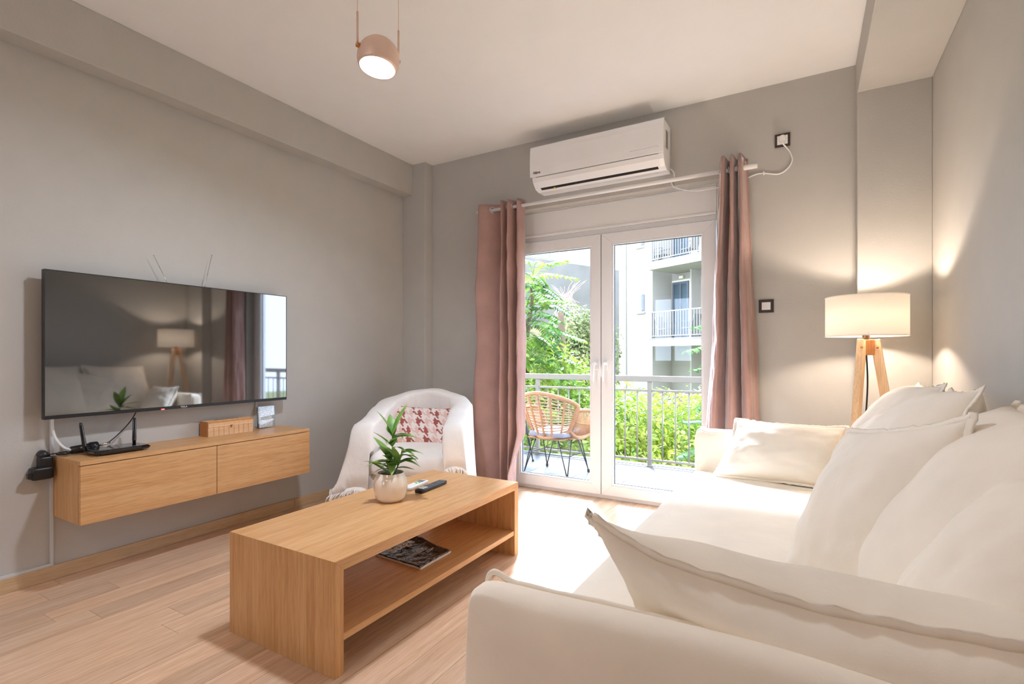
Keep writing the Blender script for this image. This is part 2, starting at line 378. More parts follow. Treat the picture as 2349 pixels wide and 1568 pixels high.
def text_mesh(name, body, size, mat, parent, mw, extrude=.0004, shear=0, font_bold=0):
    cu = bpy.data.curves.new(name, 'FONT'); cu.body = body; cu.size = size; cu.extrude = extrude; cu.align_x = 'CENTER'; cu.align_y = 'CENTER'; cu.shear = shear; cu.offset = font_bold
    tmp = bpy.data.objects.new('tmp', cu); C.objects.link(tmp); dg = bpy.context.evaluated_depsgraph_get(); dg.update()
    me = bpy.data.meshes.new_from_object(tmp.evaluated_get(dg)); bpy.data.objects.remove(tmp)
    me.name = name; me.materials.clear(); me.materials.append(M[mat]); me.transform(Matrix.Translation(-wloc(parent)) @ mw)
    o = bpy.data.objects.new(name, me); C.objects.link(o); o.parent = parent; return o
def smooth_path(pts, n, closed=False):
    """Catmull-Rom through pts"""
    P = [Vector(p) for p in pts]; L = len(P); out = []; segs = L if closed else L-1
    for i in range(n + (0 if closed else 1)):
        t = i/n*segs; k = min(int(t), segs-1); f = t-k
        g = (lambda q: P[q % L]) if closed else (lambda q: P[max(0, min(L-1, q))])
        a, b, c, d = g(k-1), g(k), g(k+1), g(k+2)
        out.append(.5*((2*b)+(c-a)*f+(2*a-5*b+4*c-d)*f*f+(3*b-a-3*c+d)*f**3))
    return out

# ================================================================== the room
XL, XR, YF, YB, ZC = -3.095, .573, 3.513, -2.6, 2.726
# floor: slab and laminate strips
fl = struct(MB().box((XL-.2, YB-.2, -.16), (XR+.2, YF+.20, -.012)).build('floor', 'gap'))
random.seed(4)
PW, PL = .128, 1.21
strips = {}
x = XL; row = 0
while x < XR:
    x1 = min(x+PW, XR); y = YB-random.random()*PL
    if row == 0: y = .995-PL*3
    if row == 2: y = 1.114-PL*4
    if row == 7: y = 1.042-PL*4
    yend = YF+.094 if (x > -2.14 and x1 < -.44) else YF
    while y < yend:
        a, b_ = max(y, YB), min(y+PL, yend)
        if b_-a > .02:
            key = (round(x1-x, 4), round(b_-a, 3))
            if key not in strips:
                g = .0006; o = MB().box((g, g, -.012), (x1-x-g, b_-a-g, 0)).build('floor_plank', 'laminate', fl, local=True)
                strips[key] = o.data
            else:
                o = bpy.data.objects.new('floor_plank', strips[key]); C.objects.link(o); o.parent = fl
            o.location = (x, a, 0)
        y += PL
    x = x1; row += 1
struct(MB().box((XL-.2, YB-.2, ZC), (XR+.2, YF+.24, ZC+.2)).build('ceiling', 'ceiling'))
struct(MB().box((XL-.2, YB-.2, -.012), (XL, YF+.24, ZC)).build('wall_left', 'wall'))
struct(MB().box((XR, YB-.2, -.012), (XR+.2, YF+.24, ZC)).build('wall_right', 'wall'))
OX0, OX1, OZ = -2.13, -.455, 2.204
struct(MB().box((XL, YF, -.012), (OX0, YF+.24, ZC)).box((OX1, YF, -.012), (XR, YF+.24, ZC)).box((OX0, YF, OZ), (OX1, YF+.24, ZC)).build('wall_far', 'wall'))
# rear wall behind the photographer; small unseen window added to let in fill light
WX0, WX1, WZ0, WZ1 = -2.6, -1.8, .9, 2.2
struct(MB().box((XL, YB-.2, -.012), (WX0, YB, ZC)).box((WX1, YB-.2, -.012), (XR, YB, ZC)).box((WX0, YB-.2, WZ1), (WX1, YB, ZC)).box((WX0, YB-.2, -.012), (WX1, YB, WZ0)).build('wall_rear', 'wall'))
w2 = struct(MB().box((WX0, YB-.14, WZ0), (WX0+.06, YB-.08, WZ1)).box((WX1-.06, YB-.14, WZ0), (WX1, YB-.08, WZ1)).box((WX0+.06, YB-.14, WZ0), (WX1-.06, YB-.08, WZ0+.06)).box((WX0+.06, YB-.14, WZ1-.06), (WX1-.06, YB-.08, WZ1)).box((-2.23, YB-.14, WZ0+.06), (-2.17, YB-.08, WZ1-.06)).build('fill_window', 'pvc'))
MB().box((WX0+.06, YB-.115, WZ0+.06), (-2.23, YB-.105, WZ1-.06)).build('pane', 'pane', w2)
MB().box((-2.17, YB-.115, WZ0+.06), (WX1-.06, YB-.105, WZ1-.06)).build('pane', 'pane', w2)
# beams and corner columns
struct(MB().box((XL, YB, 2.461), (-2.981, YF-.099, ZC)).build('ceiling_beam_left', 'wall', bevel=.004))
struct(MB().box((XL, YF-.099, 0), (-2.84, YF, ZC)).build('wall_column_left', 'wall', bevel=.004))
struct(MB().box((.246, YB, 2.515), (XR, YF-.113, ZC)).build('ceiling_beam_right', 'wall', bevel=.004))
struct(MB().box((.246, YF-.113, 0), (XR, YF, ZC)).build('wall_column_right', 'wall', bevel=.004))
# baseboards
struct(MB().box((XL, YB, 0), (-3.080, 2.302, .066)).build('baseboard_left', 'skirting', bevel=.003))
struct(MB().box((XL, 2.304, 0), (-3.080, YF-.099, .066)).build('baseboard_left', 'skirting', bevel=.003))
struct(MB().box((-2.84, YF-.015, 0), (OX0, YF, .066)).build('baseboard_far', 'oak_x', bevel=.003))
struct(MB().box((OX1, YF-.015, 0), (.246, YF, .066)).build('baseboard_far', 'oak_x', bevel=.003))
struct(MB().box((XR-.015, YB, 0), (XR, YF-.113, .066)).build('baseboard_right', 'skirting', bevel=.003))
# upper storeys of this building, above the ceiling
struct(MB().box((XL-4, YB-.2, ZC+.2), (XR+5, YF+.24, 5.9)).build('upper_storey', 'facade'))
struct(MB().box((XL-4, YB-.2, -3.3), (XL-.2, YF+.24, ZC+.2)).box((XR+.2, YB-.2, -3.3), (XR+5, YF+.24, ZC+.2)).build('outer_wall', 'facade'))

# ------------------------------------------------------------------ balcony door
FY0, FY1 = 3.607, 3.68
d1 = MB()
d1.box((OX0, FY0, 0), (-2.085, FY1, OZ)).box((-.515, FY0, 0), (OX1, FY1, OZ)).box((-2.085, FY0, 1.965), (-.515, FY1, 2.0)).box((-2.085, FY0, 0), (-.515, FY1, .03))
d1 = struct(d1.build('door_1', 'pvc', bevel=.003))
sb = MB().prism([(3.60, 2.0), (3.592, 2.006), (3.592, 2.014), (3.60, 2.022), (3.60, OZ), (FY1, OZ), (FY1, 2.0)], 'X', -2.085, -.515).build('shutter_box', 'white_plastic', d1)
MB().box((-2.085, 3.596, 2.188), (-.515, 3.60, 2.192)).build('box_seam', 'trunking', sb)
def leaf(x0, x1, stile_l, stile_r):
    z0, z1, y0, y1 = .032, 1.957, 3.585, 3.655
    lf = MB(); gz0, gz1 = .105, 1.885; gx0, gx1 = x0+stile_l, x1-stile_r
    # mitred frame: four bars meeting at 45 degrees
    for q in ([(x0, z0), (x1, z0), (gx1, gz0), (gx0, gz0)], [(x1, z0), (x1, z1), (gx1, gz1), (gx1, gz0)], [(x1, z1), (x0, z1), (gx0, gz1), (gx1, gz1)], [(x0, z1), (x0, z0), (gx0, gz0), (gx0, gz1)]):
        lf.hexa([(q[0][0], y0, q[0][1]), (q[1][0], y0, q[1][1]), (q[2][0], y0, q[2][1]), (q[3][0], y0, q[3][1]), (q[0][0], y1, q[0][1]), (q[1][0], y1, q[1][1]), (q[2][0], y1, q[2][1]), (q[3][0], y1, q[3][1])])
    lf = lf.build('door_leaf', 'pvc', d1, bevel=.0015)
    bd = MB(); bw = .014
    bd.box((gx0, y0+.004, gz0), (gx1, y0+.03, gz0+bw)).box((gx0, y0+.004, gz1-bw), (gx1, y0+.03, gz1)).box((gx0, y0+.004, gz0+bw), (gx0+bw, y0+.03, gz1-bw)).box((gx1-bw, y0+.004, gz0+bw), (gx1, y0+.03, gz1-bw))
    bd.build('glazing_bead', 'pvc', lf, bevel=.003)
    gk = MB(); e = .004
    gk.box((gx0+bw, y0+.022, gz0+bw), (gx1-bw, y0+.034, gz0+bw+e)).box((gx0+bw, y0+.022, gz1-bw-e), (gx1-bw, y0+.034, gz1-bw)).box((gx0+bw, y0+.022, gz0+bw+e), (gx0+bw+e, y0+.034, gz1-bw-e)).box((gx1-bw-e, y0+.022, gz0+bw+e), (gx1-bw, y0+.034, gz1-bw-e))
    gk.build('gasket', 'far_frame', lf)
    MB().box((gx0+.005, y0+.032, gz0+.005), (gx1-.005, y0+.038, gz1-.005)).build('pane', 'pane', lf)
    return lf
lf1 = leaf(-2.079, -1.316, .075, .072); lf2 = leaf(-1.311, -.519, .078, .075)
MB().box((-1.3162, 3.588, .034), (-1.3108, 3.60, 1.955)).build('meeting_seal', 'far_frame', d1)
def handle(cx, lf, left):
    b_ = MB().box((cx-.014, 3.575, .955), (cx+.014, 3.585, 1.025)).build('handle_plate', 'white_plastic', lf, bevel=.004)
    s_ = -1
    h = MB().tube(smooth_path([(cx, 3.58, 1.0), (cx, 3.545, 1.0), (cx+s_*.006, 3.532, .992), (cx+s_*.010, 3.527, .96), (cx+s_*.010, 3.526, .91), (cx+s_*.006, 3.530, .87)], 18), [.010]*4+[.0105]*11+[.009, .008, .006, .004], 10)
    h.build('door_handle', 'white_plastic', lf, smooth=True)
handle(-1.345, lf1, True); handle(-1.272, lf2, False)

# ------------------------------------------------------------------ balcony
bal = struct(MB().box((-4.6, YF+.24, -.25), (2.2, 5.18, -.052)).build('balcony_slab', 'grout'))
tx = -1.375-.45*6
tile_me = {}
while tx < 1.6:
    for ty, tl in ((3.76, .44), (4.20, .88)):
        g = .0025; key = tl
        if key not in tile_me:
            o = MB().box((g, g, -.052), (.45-g, tl-g, -.04)).build('balcony_tile', 'balcony_tile', bal, local=True); tile_me[key] = o.data
        else:
            o = bpy.data.objects.new('balcony_tile', tile_me[key]); C.objects.link(o); o.parent = bal
        o.location = (tx, ty, 0)
    tx += .45
MB().box((-4.6, 5.085, -.052), (2.2, 5.18, -.036)).build('edge_strip', 'balcony_tile', bal)
ry = 5.06
rail = thing('balcony_railing', 'pale beige metal balcony railing with wide flat handrail', 'railing', (-1.35, ry, -.04))
MB().box((-4.6, ry-.03, .80), (2.2, ry+.03, .858)).build('handrail', 'balcony_rail', rail, bevel=.004)
MB().box((-4.6, ry-.012, .700), (2.2, ry+.012, .722)).build('upper_rail', 'balcony_rail', rail, bevel=.002)
MB().box((-4.6, ry-.012, .012), (2.2, ry+.012, .034)).build('lower_rail', 'balcony_rail', rail, bevel=.002)
bx0 = -1.345; k0 = 0
for k in range(-26, 28):
    x = bx0+k*.125
    if k % 10 == 0:
        MB().box((x-.02, ry-.02, -.04), (x+.02, ry+.02, .80)).build('post', 'balcony_rail', rail, bevel=.002)
        MB().lathe([(0, -.036), (.035, -.036), (.034, -.03), (.0, -.029)], 16, (x, ry, 0)).build('post_foot', 'balcony_rail', rail)
    else:
        MB().tube([(x, ry, .02), (x, ry, .71)], .0075, 8).build('baluster', 'balcony_rail', rail, smooth=True)

# ================================================================== furniture on the left wall
# floating cabinet
CX0, CX1, CY0, CY1, CZ0, CZ1 = XL, -2.80, .997, 2.207, .300, .586
cab = thing('wall_cabinet', 'long floating oak wall cabinet with two flap doors below the television', 'cabinet', (XL, 1.6, CZ0))
MB().box((CX0, CY0, CZ1-.019), (CX1, CY1, CZ1)).build('top_panel', 'oak_y', cab, bevel=.001)
MB().box((CX0, CY0, CZ0), (CX1-.022, CY0+.019, CZ1-.019)).build('side_panel', 'oak_z', cab, bevel=.001)
MB().box((CX0, CY1-.019, CZ0), (CX1-.022, CY1, CZ1-.019)).build('side_panel', 'oak_z', cab, bevel=.001)
MB().box((CX0, CY0+.019, CZ0), (CX1-.022, CY1-.019, CZ0+.019)).build('bottom_panel', 'oak_y', cab)
MB().box((CX0, CY0+.019, CZ0+.019), (CX0+.01, CY1-.019, CZ1-.019)).build('back_panel', 'oak_y', cab)
MB().box((CX1-.030, CY0+.019, CZ0+.019), (CX1-.024, CY1-.019, CZ1-.019)).build('shadow_gap', 'gap', cab)
for a, b_ in ((CY0+.001, 1.6035), (1.6065, CY1-.001)):
    MB().box((CX1-.020, a, CZ0), (CX1, b_, CZ1-.0225)).build('flap_door', 'oak_y', cab, bevel=.001)

# television
tv = thing('television', 'large black flat television mounted on the grey wall above the floating cabinet', 'television', (XL, 1.56, .767))
TX, TY0, TY1, TZ0, TZ1 = -3.0, .935, 2.182, .767, 1.455
MB().box((TX-.030, TY0, TZ0), (TX-.004, TY1, TZ1)).build('housing', 'black_plastic', tv, bevel=.002)
MB().box((TX-.004, TY0+.004, TZ0+.017), (TX-.001, TY1-.004, TZ1-.004)).build('screen', 'screen', tv)
be = MB().box((TX-.004, TY0, TZ0), (TX+.001, TY1, TZ0+.016)).box((TX-.004, TY0, TZ1-.003), (TX, TY1, TZ1)).box((TX-.004, TY0, TZ0+.016), (TX, TY0+.003, TZ1-.003)).box((TX-.004, TY1-.003, TZ0+.016), (TX, TY1, TZ1-.003)).build('bezel', 'black_plastic', tv)
MB().box((TX+.001, TY0+.003, TZ0+.002), (TX+.0018, TY1-.003, TZ0+.014)).build('lower_trim', 'dark_metal', be)
MB().box((-3.075, 1.25, .95), (TX-.030, 1.85, 1.3)).build('rear_hump', 'black_plastic', tv, bevel=.004)
MB().box((XL+.0008, 1.3, 1.0), (-3.075, 1.8, 1.25)).build('wall_bracket', 'dark_metal', tv)
RX = Matrix(((0, 0, 1, 0), (1, 0, 0, 0), (0, 1, 0, 0), (0, 0, 0, 1)))     # text lying in the plane facing +X
text_mesh('brand_lettering', 'TESLA', .013, 'white_print', tv, Matrix.Translation((TX+.0024, 1.535, TZ0+.008)) @ RX)
MB().box((TX+.0018, 1.42, TZ0+.001), (TX+.003, 1.435, TZ0+.006)).build('standby_light', 'red_led', tv)
# indoor aerial behind the television
aer = thing('indoor_aerial', 'pair of thin telescopic aerial rods rising behind the television', 'antenna', (-3.045, 1.57, 1.40))
MB().box((-3.055, 1.47, 1.405), (-3.035, 1.69, 1.43)).build('aerial_base', 'black_plastic', aer)
for a, b_ in (((-3.045, 1.49, 1.425), (-3.045, 1.404, 1.60)), ((-3.045, 1.665, 1.425), (-3.045, 1.716, 1.656))):
    a, b_ = Vector(a), Vector(b_)
    rod = MB().tube([a, a.lerp(b_, .5), a.lerp(b_, .5), b_], [.0022, .0022, .0014, .0014], 8).build('telescopic_rod', 'chrome', aer, smooth=True)
    MB().lathe([(0, -.003), (.003, -.002), (.003, .002), (0, .003)], 10, b_).build('rod_tip', 'chrome', rod, smooth=True)

# router
ro = thing('wifi_router', 'black flat wifi router with two upright antennas on the floating cabinet', 'router', (-2.945, 1.19, CZ1))
def rp(u, v, z): # local footprint, long side along Y
    return Vector((-2.945, 1.19, CZ1))+Vector((u, v, z))
b0 = MB(); pts = [(.07, -.115), (.085, -.08), (.085, .08), (.07, .125), (-.055, .125), (-.07, .09), (-.07, -.09), (-.055, -.115)]
lo = [rp(u*.92, v*.93, .006) for u, v in pts]; mid = [rp(u, v, .017) for u, v in pts]; hi_ = [rp(u*.9, v*.92, .026) for u, v in pts]
n = len(pts); b0.v = [tuple(p) for p in lo+mid+hi_]
b0.f = [tuple(range(n))[::-1], tuple(range(2*n, 3*n))]+[(k+r*n, (k+1) % n+r*n, (k+1) % n+(r+1)*n, k+(r+1)*n) for r in (0, 1) for k in range(n)]
b0.build('router_body', 'black_gloss', ro, bevel=.003)
vt = MB()
for k in range(22): vt.box(rp(.052, -.09+k*.008, .0255), rp(.060, -.086+k*.008, .0268))
vt.build('vent_slots', 'grey_print', ro)
for u, v, tilt in ((-.035, -.11, -.10), (-.035, .095, .04)):
    p0 = rp(u, v, .024); p1 = p0+Vector((-.01, tilt*.14, .13))
    an = MB().tube([p0, p0.lerp(p1, .15), p0.lerp(p1, .9), p1], [.007, .0095, .0075, .005], 10).build('antenna', 'black_gloss', ro, smooth=True)
for u, v in ((.06, -.09), (.06, .09), (-.05, -.09), (-.05, .09)):
    MB().lathe([(0, 0), (.006, 0), (.006, .008), (0, .008)], 10, rp(u, v, 0)).build('foot', 'black_plastic', ro)
# mains plug bundle lying behind the router
ext = thing('extension_socket', 'black cable socket lying behind the router with a white lead', 'extension socket', (-3.03, 1.06, CZ1))
MB().tube([(-3.035, 1.045, CZ1+.022), (-3.035, 1.12, CZ1+.024)], [.018, .022], 14).build('socket_head', 'black_plastic', ext, smooth=True)
MB().tube([(-3.035, 1.12, CZ1+.024), (-3.035, 1.15, CZ1+.026)], [.026, .024], 16).build('socket_collar', 'black_plastic', ext, smooth=True)
MB().tube(smooth_path([(-3.03+.022*math.cos(a), 1.015+.022*math.sin(a), CZ1+.014) for a in [k*PI/4 for k in range(8)]], 24, True), .006, 8, True).build('hanging_loop', 'black_plastic', ext, smooth=True)
MB().tube(smooth_path([(-3.06, .985, .79), (-3.06, .985, .72), (-3.055, .995, .67), (-3.04, 1.02, .625), (-3.035, 1.05, CZ1+.022)], 24), .006, 8).build('white_lead', 'white_plastic', ext, smooth=True)
# tv power lead
cl = MB().tube(smooth_path([(-3.035, 1.33, .79), (-3.05, 1.30, .72), (-3.055, 1.25, .66), (-3.05, 1.2, .622), (-3.045, 1.155, .613)], 28), .003, 8)
lead = thing('power_lead', 'thin black lead dropping from the television to the socket behind the router', 'cable', (-3.045, 1.2, CZ1))
cl.build('cord', 'black_plastic', lead, smooth=True)
MB().tube([(-3.042, 1.205, .622), (-3.042, 1.155, .612)], .0055, 10).build('inline_plug', 'chrome', lead, smooth=True)
# adapter on the wall at the cabinet end
ad = thing('power_adapter', 'stacked black mains adapters plugged in at the near end of the cabinet', 'adapter', (XL, .95, .488))
MB().soft((XL+.001, .905, .488), (-3.035, .985, .545), .010, 6).build('adapter_body', 'black_plastic', ad, smooth=True)
MB().soft((XL+.001, .935, .535), (-3.045, .985, .592), .008, 6).build('adapter_body', 'black_plastic', ad, smooth=True)
MB().tube([(XL+.004, .955, .60), (-3.05, .955, .595)], [.02, .018], 14).build('round_plug', 'black_plastic', ad, smooth=True)
MB().prism([(-3.06, .50), (-3.04, .50), (-3.04, .522), (-3.06, .522)], 'Y', .892, .905).build('plug_tail', 'black_plastic', ad)
MB().tube(smooth_path([(-3.045, .96, .60), (-3.04, .985, .602), (-3.03, 1.0, .601), (-3.02, 1.03, .597)], 16), .0028, 8).build('adapter_cord', 'black_plastic', ad, smooth=True)
# cable trunking
tr = thing('cable_trunking', 'slim white cable trunking running down the wall and along the baseboard', 'trunking', (XL, .99, .066))
MB().box((XL+.0008, .984, .0805), (XL+.012, .996, .80)).build('vertical_run', 'trunking', tr, bevel=.001)
MB().box((XL+.0008, YB+.002, .0665), (XL+.012, .996, .080)).build('horizontal_run', 'trunking', tr, bevel=.001)
tr2 = MB().box((XL, 2.02, .60), (XL+.008, 2.03, .80)); 
tag(tr2.build('cable_duct', 'trunking', loc=(XL, 2.025, .60)), 'short pale cable duct behind the sign holder above the cabinet', 'trunking')
# bamboo box
bx = thing('bamboo_box', 'slatted bamboo tissue box with brass clasp on the floating cabinet', 'box', (-3.04, 1.80, CZ1))
BX0, BX1, BY0, BY1, BZ = -3.085, -2.998, 1.668, 1.942, CZ1
prof = [(BX0, .052), (BX1, .052), (BX1, .076), (BX1-.003, .083), (BX1-.010, .087), (BX0+.006, .087), (BX0, .082)]
MB().box((BX0+.003, BY0+.003, BZ), (BX1-.003, BY1-.003, BZ+.050)).build('box_core', 'bamboo_end', bx)
lid = MB().prism([(a, BZ+z) for a, z in prof], 'Y', BY0, BY1).build('lid', 'bamboo_end', bx)
for k in range(9):                                     # front slats of the base and lid, wrapped over the top
    z0 = BZ+k*.0058
    MB().box((BX1-.003, BY0, z0+.0004), (BX1, BY1, z0+.0054)).build('slat', 'bamboo', bx)
for k in range(4):
    z0 = BZ+.0535+k*.0058
    MB().box((BX1, BY0, z0+.0004), (BX1+.0022, BY1, z0+.0054)).build('slat', 'bamboo', lid)
for k in range(11):
    x0 = BX0+.006+k*.0065
    MB().box((x0, BY0, BZ+.087), (x0+.006, BY1, BZ+.0888)).build('slat', 'bamboo', lid)
st = MB()
for k in range(1, 9):
    y = BY0+k*(BY1-BY0)/9; st.box((BX1+.0001, y, BZ), (BX1+.0026, y+.0008, BZ+.077)).box((BX0+.006, y, BZ+.0885), (BX1-.008, y+.0008, BZ+.0893))
st.build('stitching', 'oak_y', bx)
for k in range(6):
    x0 = BX0+.004+k*.0135; MB().box((x0, BY0-.002, BZ), (x0+.0125, BY0, BZ+.080)).build('end_slat', 'bamboo_end', bx)
MB().box((-3.055, 1.73, BZ+.0888), (-3.045, 1.88, BZ+.0895)).build('tissue_slot', 'gap', lid)
cp = MB().prism([(1.797, BZ+.058), (1.811, BZ+.058), (1.804, BZ+.040)], 'X', BX1+.0026, BX1+.006).build('clasp', 'brass', bx)
MB().tube([(BX1+.002, 1.804, BZ+.055), (BX1+.010, 1.804, BZ+.055)], .003, 10).build('clasp_knob', 'brass', cp, smooth=True)
# sign holder
sg = thing('sign_holder', 'clear acrylic holder with a printed sheet beside the bamboo box', 'sign holder', (-3.06, 2.075, CZ1))
def tilted(x0, x1, y0, y1, z0, z1, lean): return MB().hexa([(x0, y0, z0), (x1, y0, z0), (x1, y1, z0), (x0, y1, z0), (x0-lean, y0, z1), (x1-lean, y0, z1), (x1-lean, y1, z1), (x0-lean, y1, z1)])
tilted(-3.052, -3.049, 2.018, 2.135, CZ1+.003, CZ1+.142, .012).build('acrylic_front', 'acrylic', sg)
tilted(-3.060, -3.057, 2.018, 2.135, CZ1+.003, CZ1+.142, .012).build('acrylic_back', 'acrylic', sg)
MB().box((-3.085, 2.018, CZ1), (-3.045, 2.135, CZ1+.003)).build('acrylic_foot', 'acrylic', sg)
pp = MB(); y0, y1, z0, z1 = 2.024, 2.118, CZ1+.006, CZ1+.140
pp.v = [(-3.0538, y0, z0), (-3.0538, y1, z0), (-3.0654, y1, z1), (-3.0654, y0, z1), (-3.0548, y0, z0), (-3.0548, y1, z0), (-3.0664, y1, z1), (-3.0664, y0, z1)]
pp.f = [(0, 1, 2, 3), (7, 6, 5, 4), (0, 4, 5, 1), (1, 5, 6, 2), (2, 6, 7, 3), (3, 7, 4, 0)]; pp.uv = [(0, 0), (1, 0), (1, 1), (0, 1)]*2
pp.build('printed_sheet', 'printed_sheet', sg)

# ================================================================== coffee table and what is on it
TBX0, TBX1, TBY0, TBY1, TBZ, TT = -1.918, -1.334, 1.148, 2.372, .384, .038
tb = thing('coffee_table', 'low oak coffee table with solid side panels and a lower shelf', 'table', ((TBX0+TBX1)/2, (TBY0+TBY1)/2, 0))
MB().prism([(TBY0, TBZ), (TBY1, TBZ), (TBY1-TT, TBZ-TT), (TBY0+TT, TBZ-TT)], 'X', TBX0, TBX1).build('table_top', 'oak_y', tb, bevel=.0008)
MB().prism([(TBY0, TBZ), (TBY0+TT, TBZ-TT), (TBY0+TT, 0), (TBY0, 0)], 'X', TBX0, TBX1).build('side_panel', 'oak_z', tb, bevel=.0008)
MB().prism([(TBY1, TBZ), (TBY1-TT, TBZ-TT), (TBY1-TT, 0), (TBY1, 0)], 'X', TBX0, TBX1).build('side_panel', 'oak_z', tb, bevel=.0008)
MB().box((TBX0+.004, TBY0+TT, .108), (TBX1-.004, TBY1-TT, .132)).build('shelf', 'oak_y', tb, bevel=.0008)
# magazine
mg = thing('magazine', 'black glossy magazine lying on the lower shelf of the coffee table', 'magazine', (-1.58, 1.83, .132))
mc = [Vector((-1.728, 1.725, 0)), Vector((-1.443, 1.705, 0)), Vector((-1.446, 1.925, 0)), Vector((-1.735, 1.975, 0))]
def mfn(z, amp):
    def f(u, v):
        p = mc[0].lerp(mc[1], u).lerp(mc[3].lerp(mc[2], u), v); e = (2*u-1)**4*.004+(2*v-1)**6*.003
        curl = .02*max(0, v-.72)*max(0, .55-abs(u-.12))*6
        return Vector((p.x, p.y, .132+z+amp*(noise.noise(p*30)*.004+e*.5+curl)))
    return f
pg = MB(); pg.grid(mfn(.001, .1), 6, 6); n0 = len(pg.v); pg.grid(mfn(.008, .5), 6, 6)
for i in range(6):
    for a, b_ in (((i, 0), (i+1, 0)), ((i+1, 6), (i, 6)), ((0, i+1), (0, i)), ((6, i), (6, i+1))):
        ia, ib = a[0]*7+a[1], b_[0]*7+b_[1]; pg.f.append((ia, ib, n0+ib, n0+ia))
pg.build('pages', 'white_print', mg)
MB().grid(mfn(.0098, 1), 26, 26).build('cover', 'cover', mg, smooth=True, solid=.0012)
MB().grid(lambda u, v: mfn(.0105, 1)(.98+.03*u, v)-Vector((0, 0, .004*u)), 1, 10).build('spine', 'white_print', mg, solid=.001)
uax = (mc[1]-mc[0]).normalized(); vax = (mc[3]-mc[0]).normalized()
tm = Matrix(((vax.x, -uax.x, 0, -1.672), (vax.y, -uax.y, 0, 1.835), (0, 0, 1, .1515), (0, 0, 0, 1)))
text_mesh('title_lettering', 'Stage', .075, 'white_print', mg, tm, font_bold=.0008)
tl_ = MB(); random.seed(3)
for k in range(6):
    u0 = .50+k*.045; L_ = .16+random.random()*.16; v0 = .45+(.16 if k > 3 else 0)
    a = mfn(.0135, 1)(u0, v0); b_ = mfn(.0135, 1)(u0, v0+L_); tl_.bar(a+Vector((0, 0, .001)), b_+Vector((0, 0, .001)), .0035, .0006)
tl_.build('cover_lines', 'white_print', mg)
# potted plant
pc = Vector((-1.683, 1.775, TBZ))
pl = thing('potted_plant', 'small green leafy plant in a cream ceramic pot on the coffee table', 'plant', pc)
MB().lathe([(0, 0), (.050, 0), (.057, .003), (.069, .018), (.0765, .045), (.078, .075), (.0745, .101), (.067, .115), (.062, .121), (.061, .129), (.059, .131), (.056, .128), (.060, .115), (.066, .10), (.0, .10)], 40, pc).build('pot', 'ceramic', pl, smooth=True)
MB().lathe([(0, .112), (.03, .111), (.060, .108), (.0, .106)], 20, pc).build('soil', 'soil', pl, smooth=True)
def leaf_mesh(L, W, droop, fold=.25):
    b_ = MB(); n_ = 9
    for i in range(n_+1):
        t = i/n_; wv_ = W*math.sin(PI*min(1, t*.97+.03))**.75*(1-.25*t)
        if i == n_: wv_ = .0004
        x_ = L*(t-.12*droop*t*t); z_ = L*(-droop*t*t*.55)
        for s_ in (-1, 0, 1): b_.v.append((x_, s_*wv_, z_+abs(s_)*wv_*fold))
    for i in range(n_):
        for s_ in (0, 1): b_.f.append((i*3+s_, i*3+s_+1, i*3+s_+4, i*3+s_+3))
    return b_
random.seed(11)
stems = [((0, 0, 0), (.006, .004, .10), (.012, .0, .20)), ((.008, .01, 0), (.03, .02, .06), (.045, .03, .13)), ((-.008, .006, 0), (-.01, .01, .06), (-.02, .02, .12))]
protos = []
for L, W, dr in ((.105, .021, .35), (.09, .019, .7), (.12, .0225, .15), (.085, .018, 1.0)):
    o = leaf_mesh(L, W, dr).build('leaf', 'pot_leaf', pl, smooth=True, local=True, sub=1); protos.append(o)
used = [False]*4
sb_ = pc+Vector((0, 0, .108))
for sp_ in stems:
    MB().tube(smooth_path([sb_+Vector(p) for p in sp_], 10), [.0032]*6+[.0022]*5, 6).build('stem', 'pot_leaf', pl, smooth=True)
view_right = rt.copy()
leafspec = []   # (stem, fraction, heading in picture plane degrees, toward-viewer, pitch, proto)
for i in range(30):
    k = (0, 0, 0, 0, 1, 1, 2, 2)[i % 8]; fr = .12+.88*((i*.37) % 1)
    leafspec.append((k, fr, i*137.5+random.uniform(-20, 20), random.uniform(5, 62), random.randrange(4)))
leafspec += [(0, 1, 200, 62, 2), (0, 1, 20, 68, 2), (0, .95, 110, 60, 0), (0, .7, 215, 45, 2), (0, .05, 205, 40, 2), (0, .2, 215, 25, 2), (1, .9, 20, 15, 1), (1, .6, 5, 5, 1), (1, .5, 25, 30, 1)]
for k, fr, hd, pitch, pi_ in leafspec:
    sp_ = [Vector(p) for p in stems[k]]; p = sp_[0].lerp(sp_[1], fr*2) if fr < .5 else sp_[1].lerp(sp_[2], fr*2-1)
    if used[pi_]: o = protos[pi_].copy(); C.objects.link(o); o.parent = pl
    else: o = protos[pi_]; used[pi_] = True
    o.location = Vector((0, 0, .108))+p
    o.rotation_euler = (random.uniform(-.25, .25), -math.radians(pitch), math.radians(hd)+YAW); s_ = random.uniform(1.0, 1.35); o.scale = (s_, s_, s_)
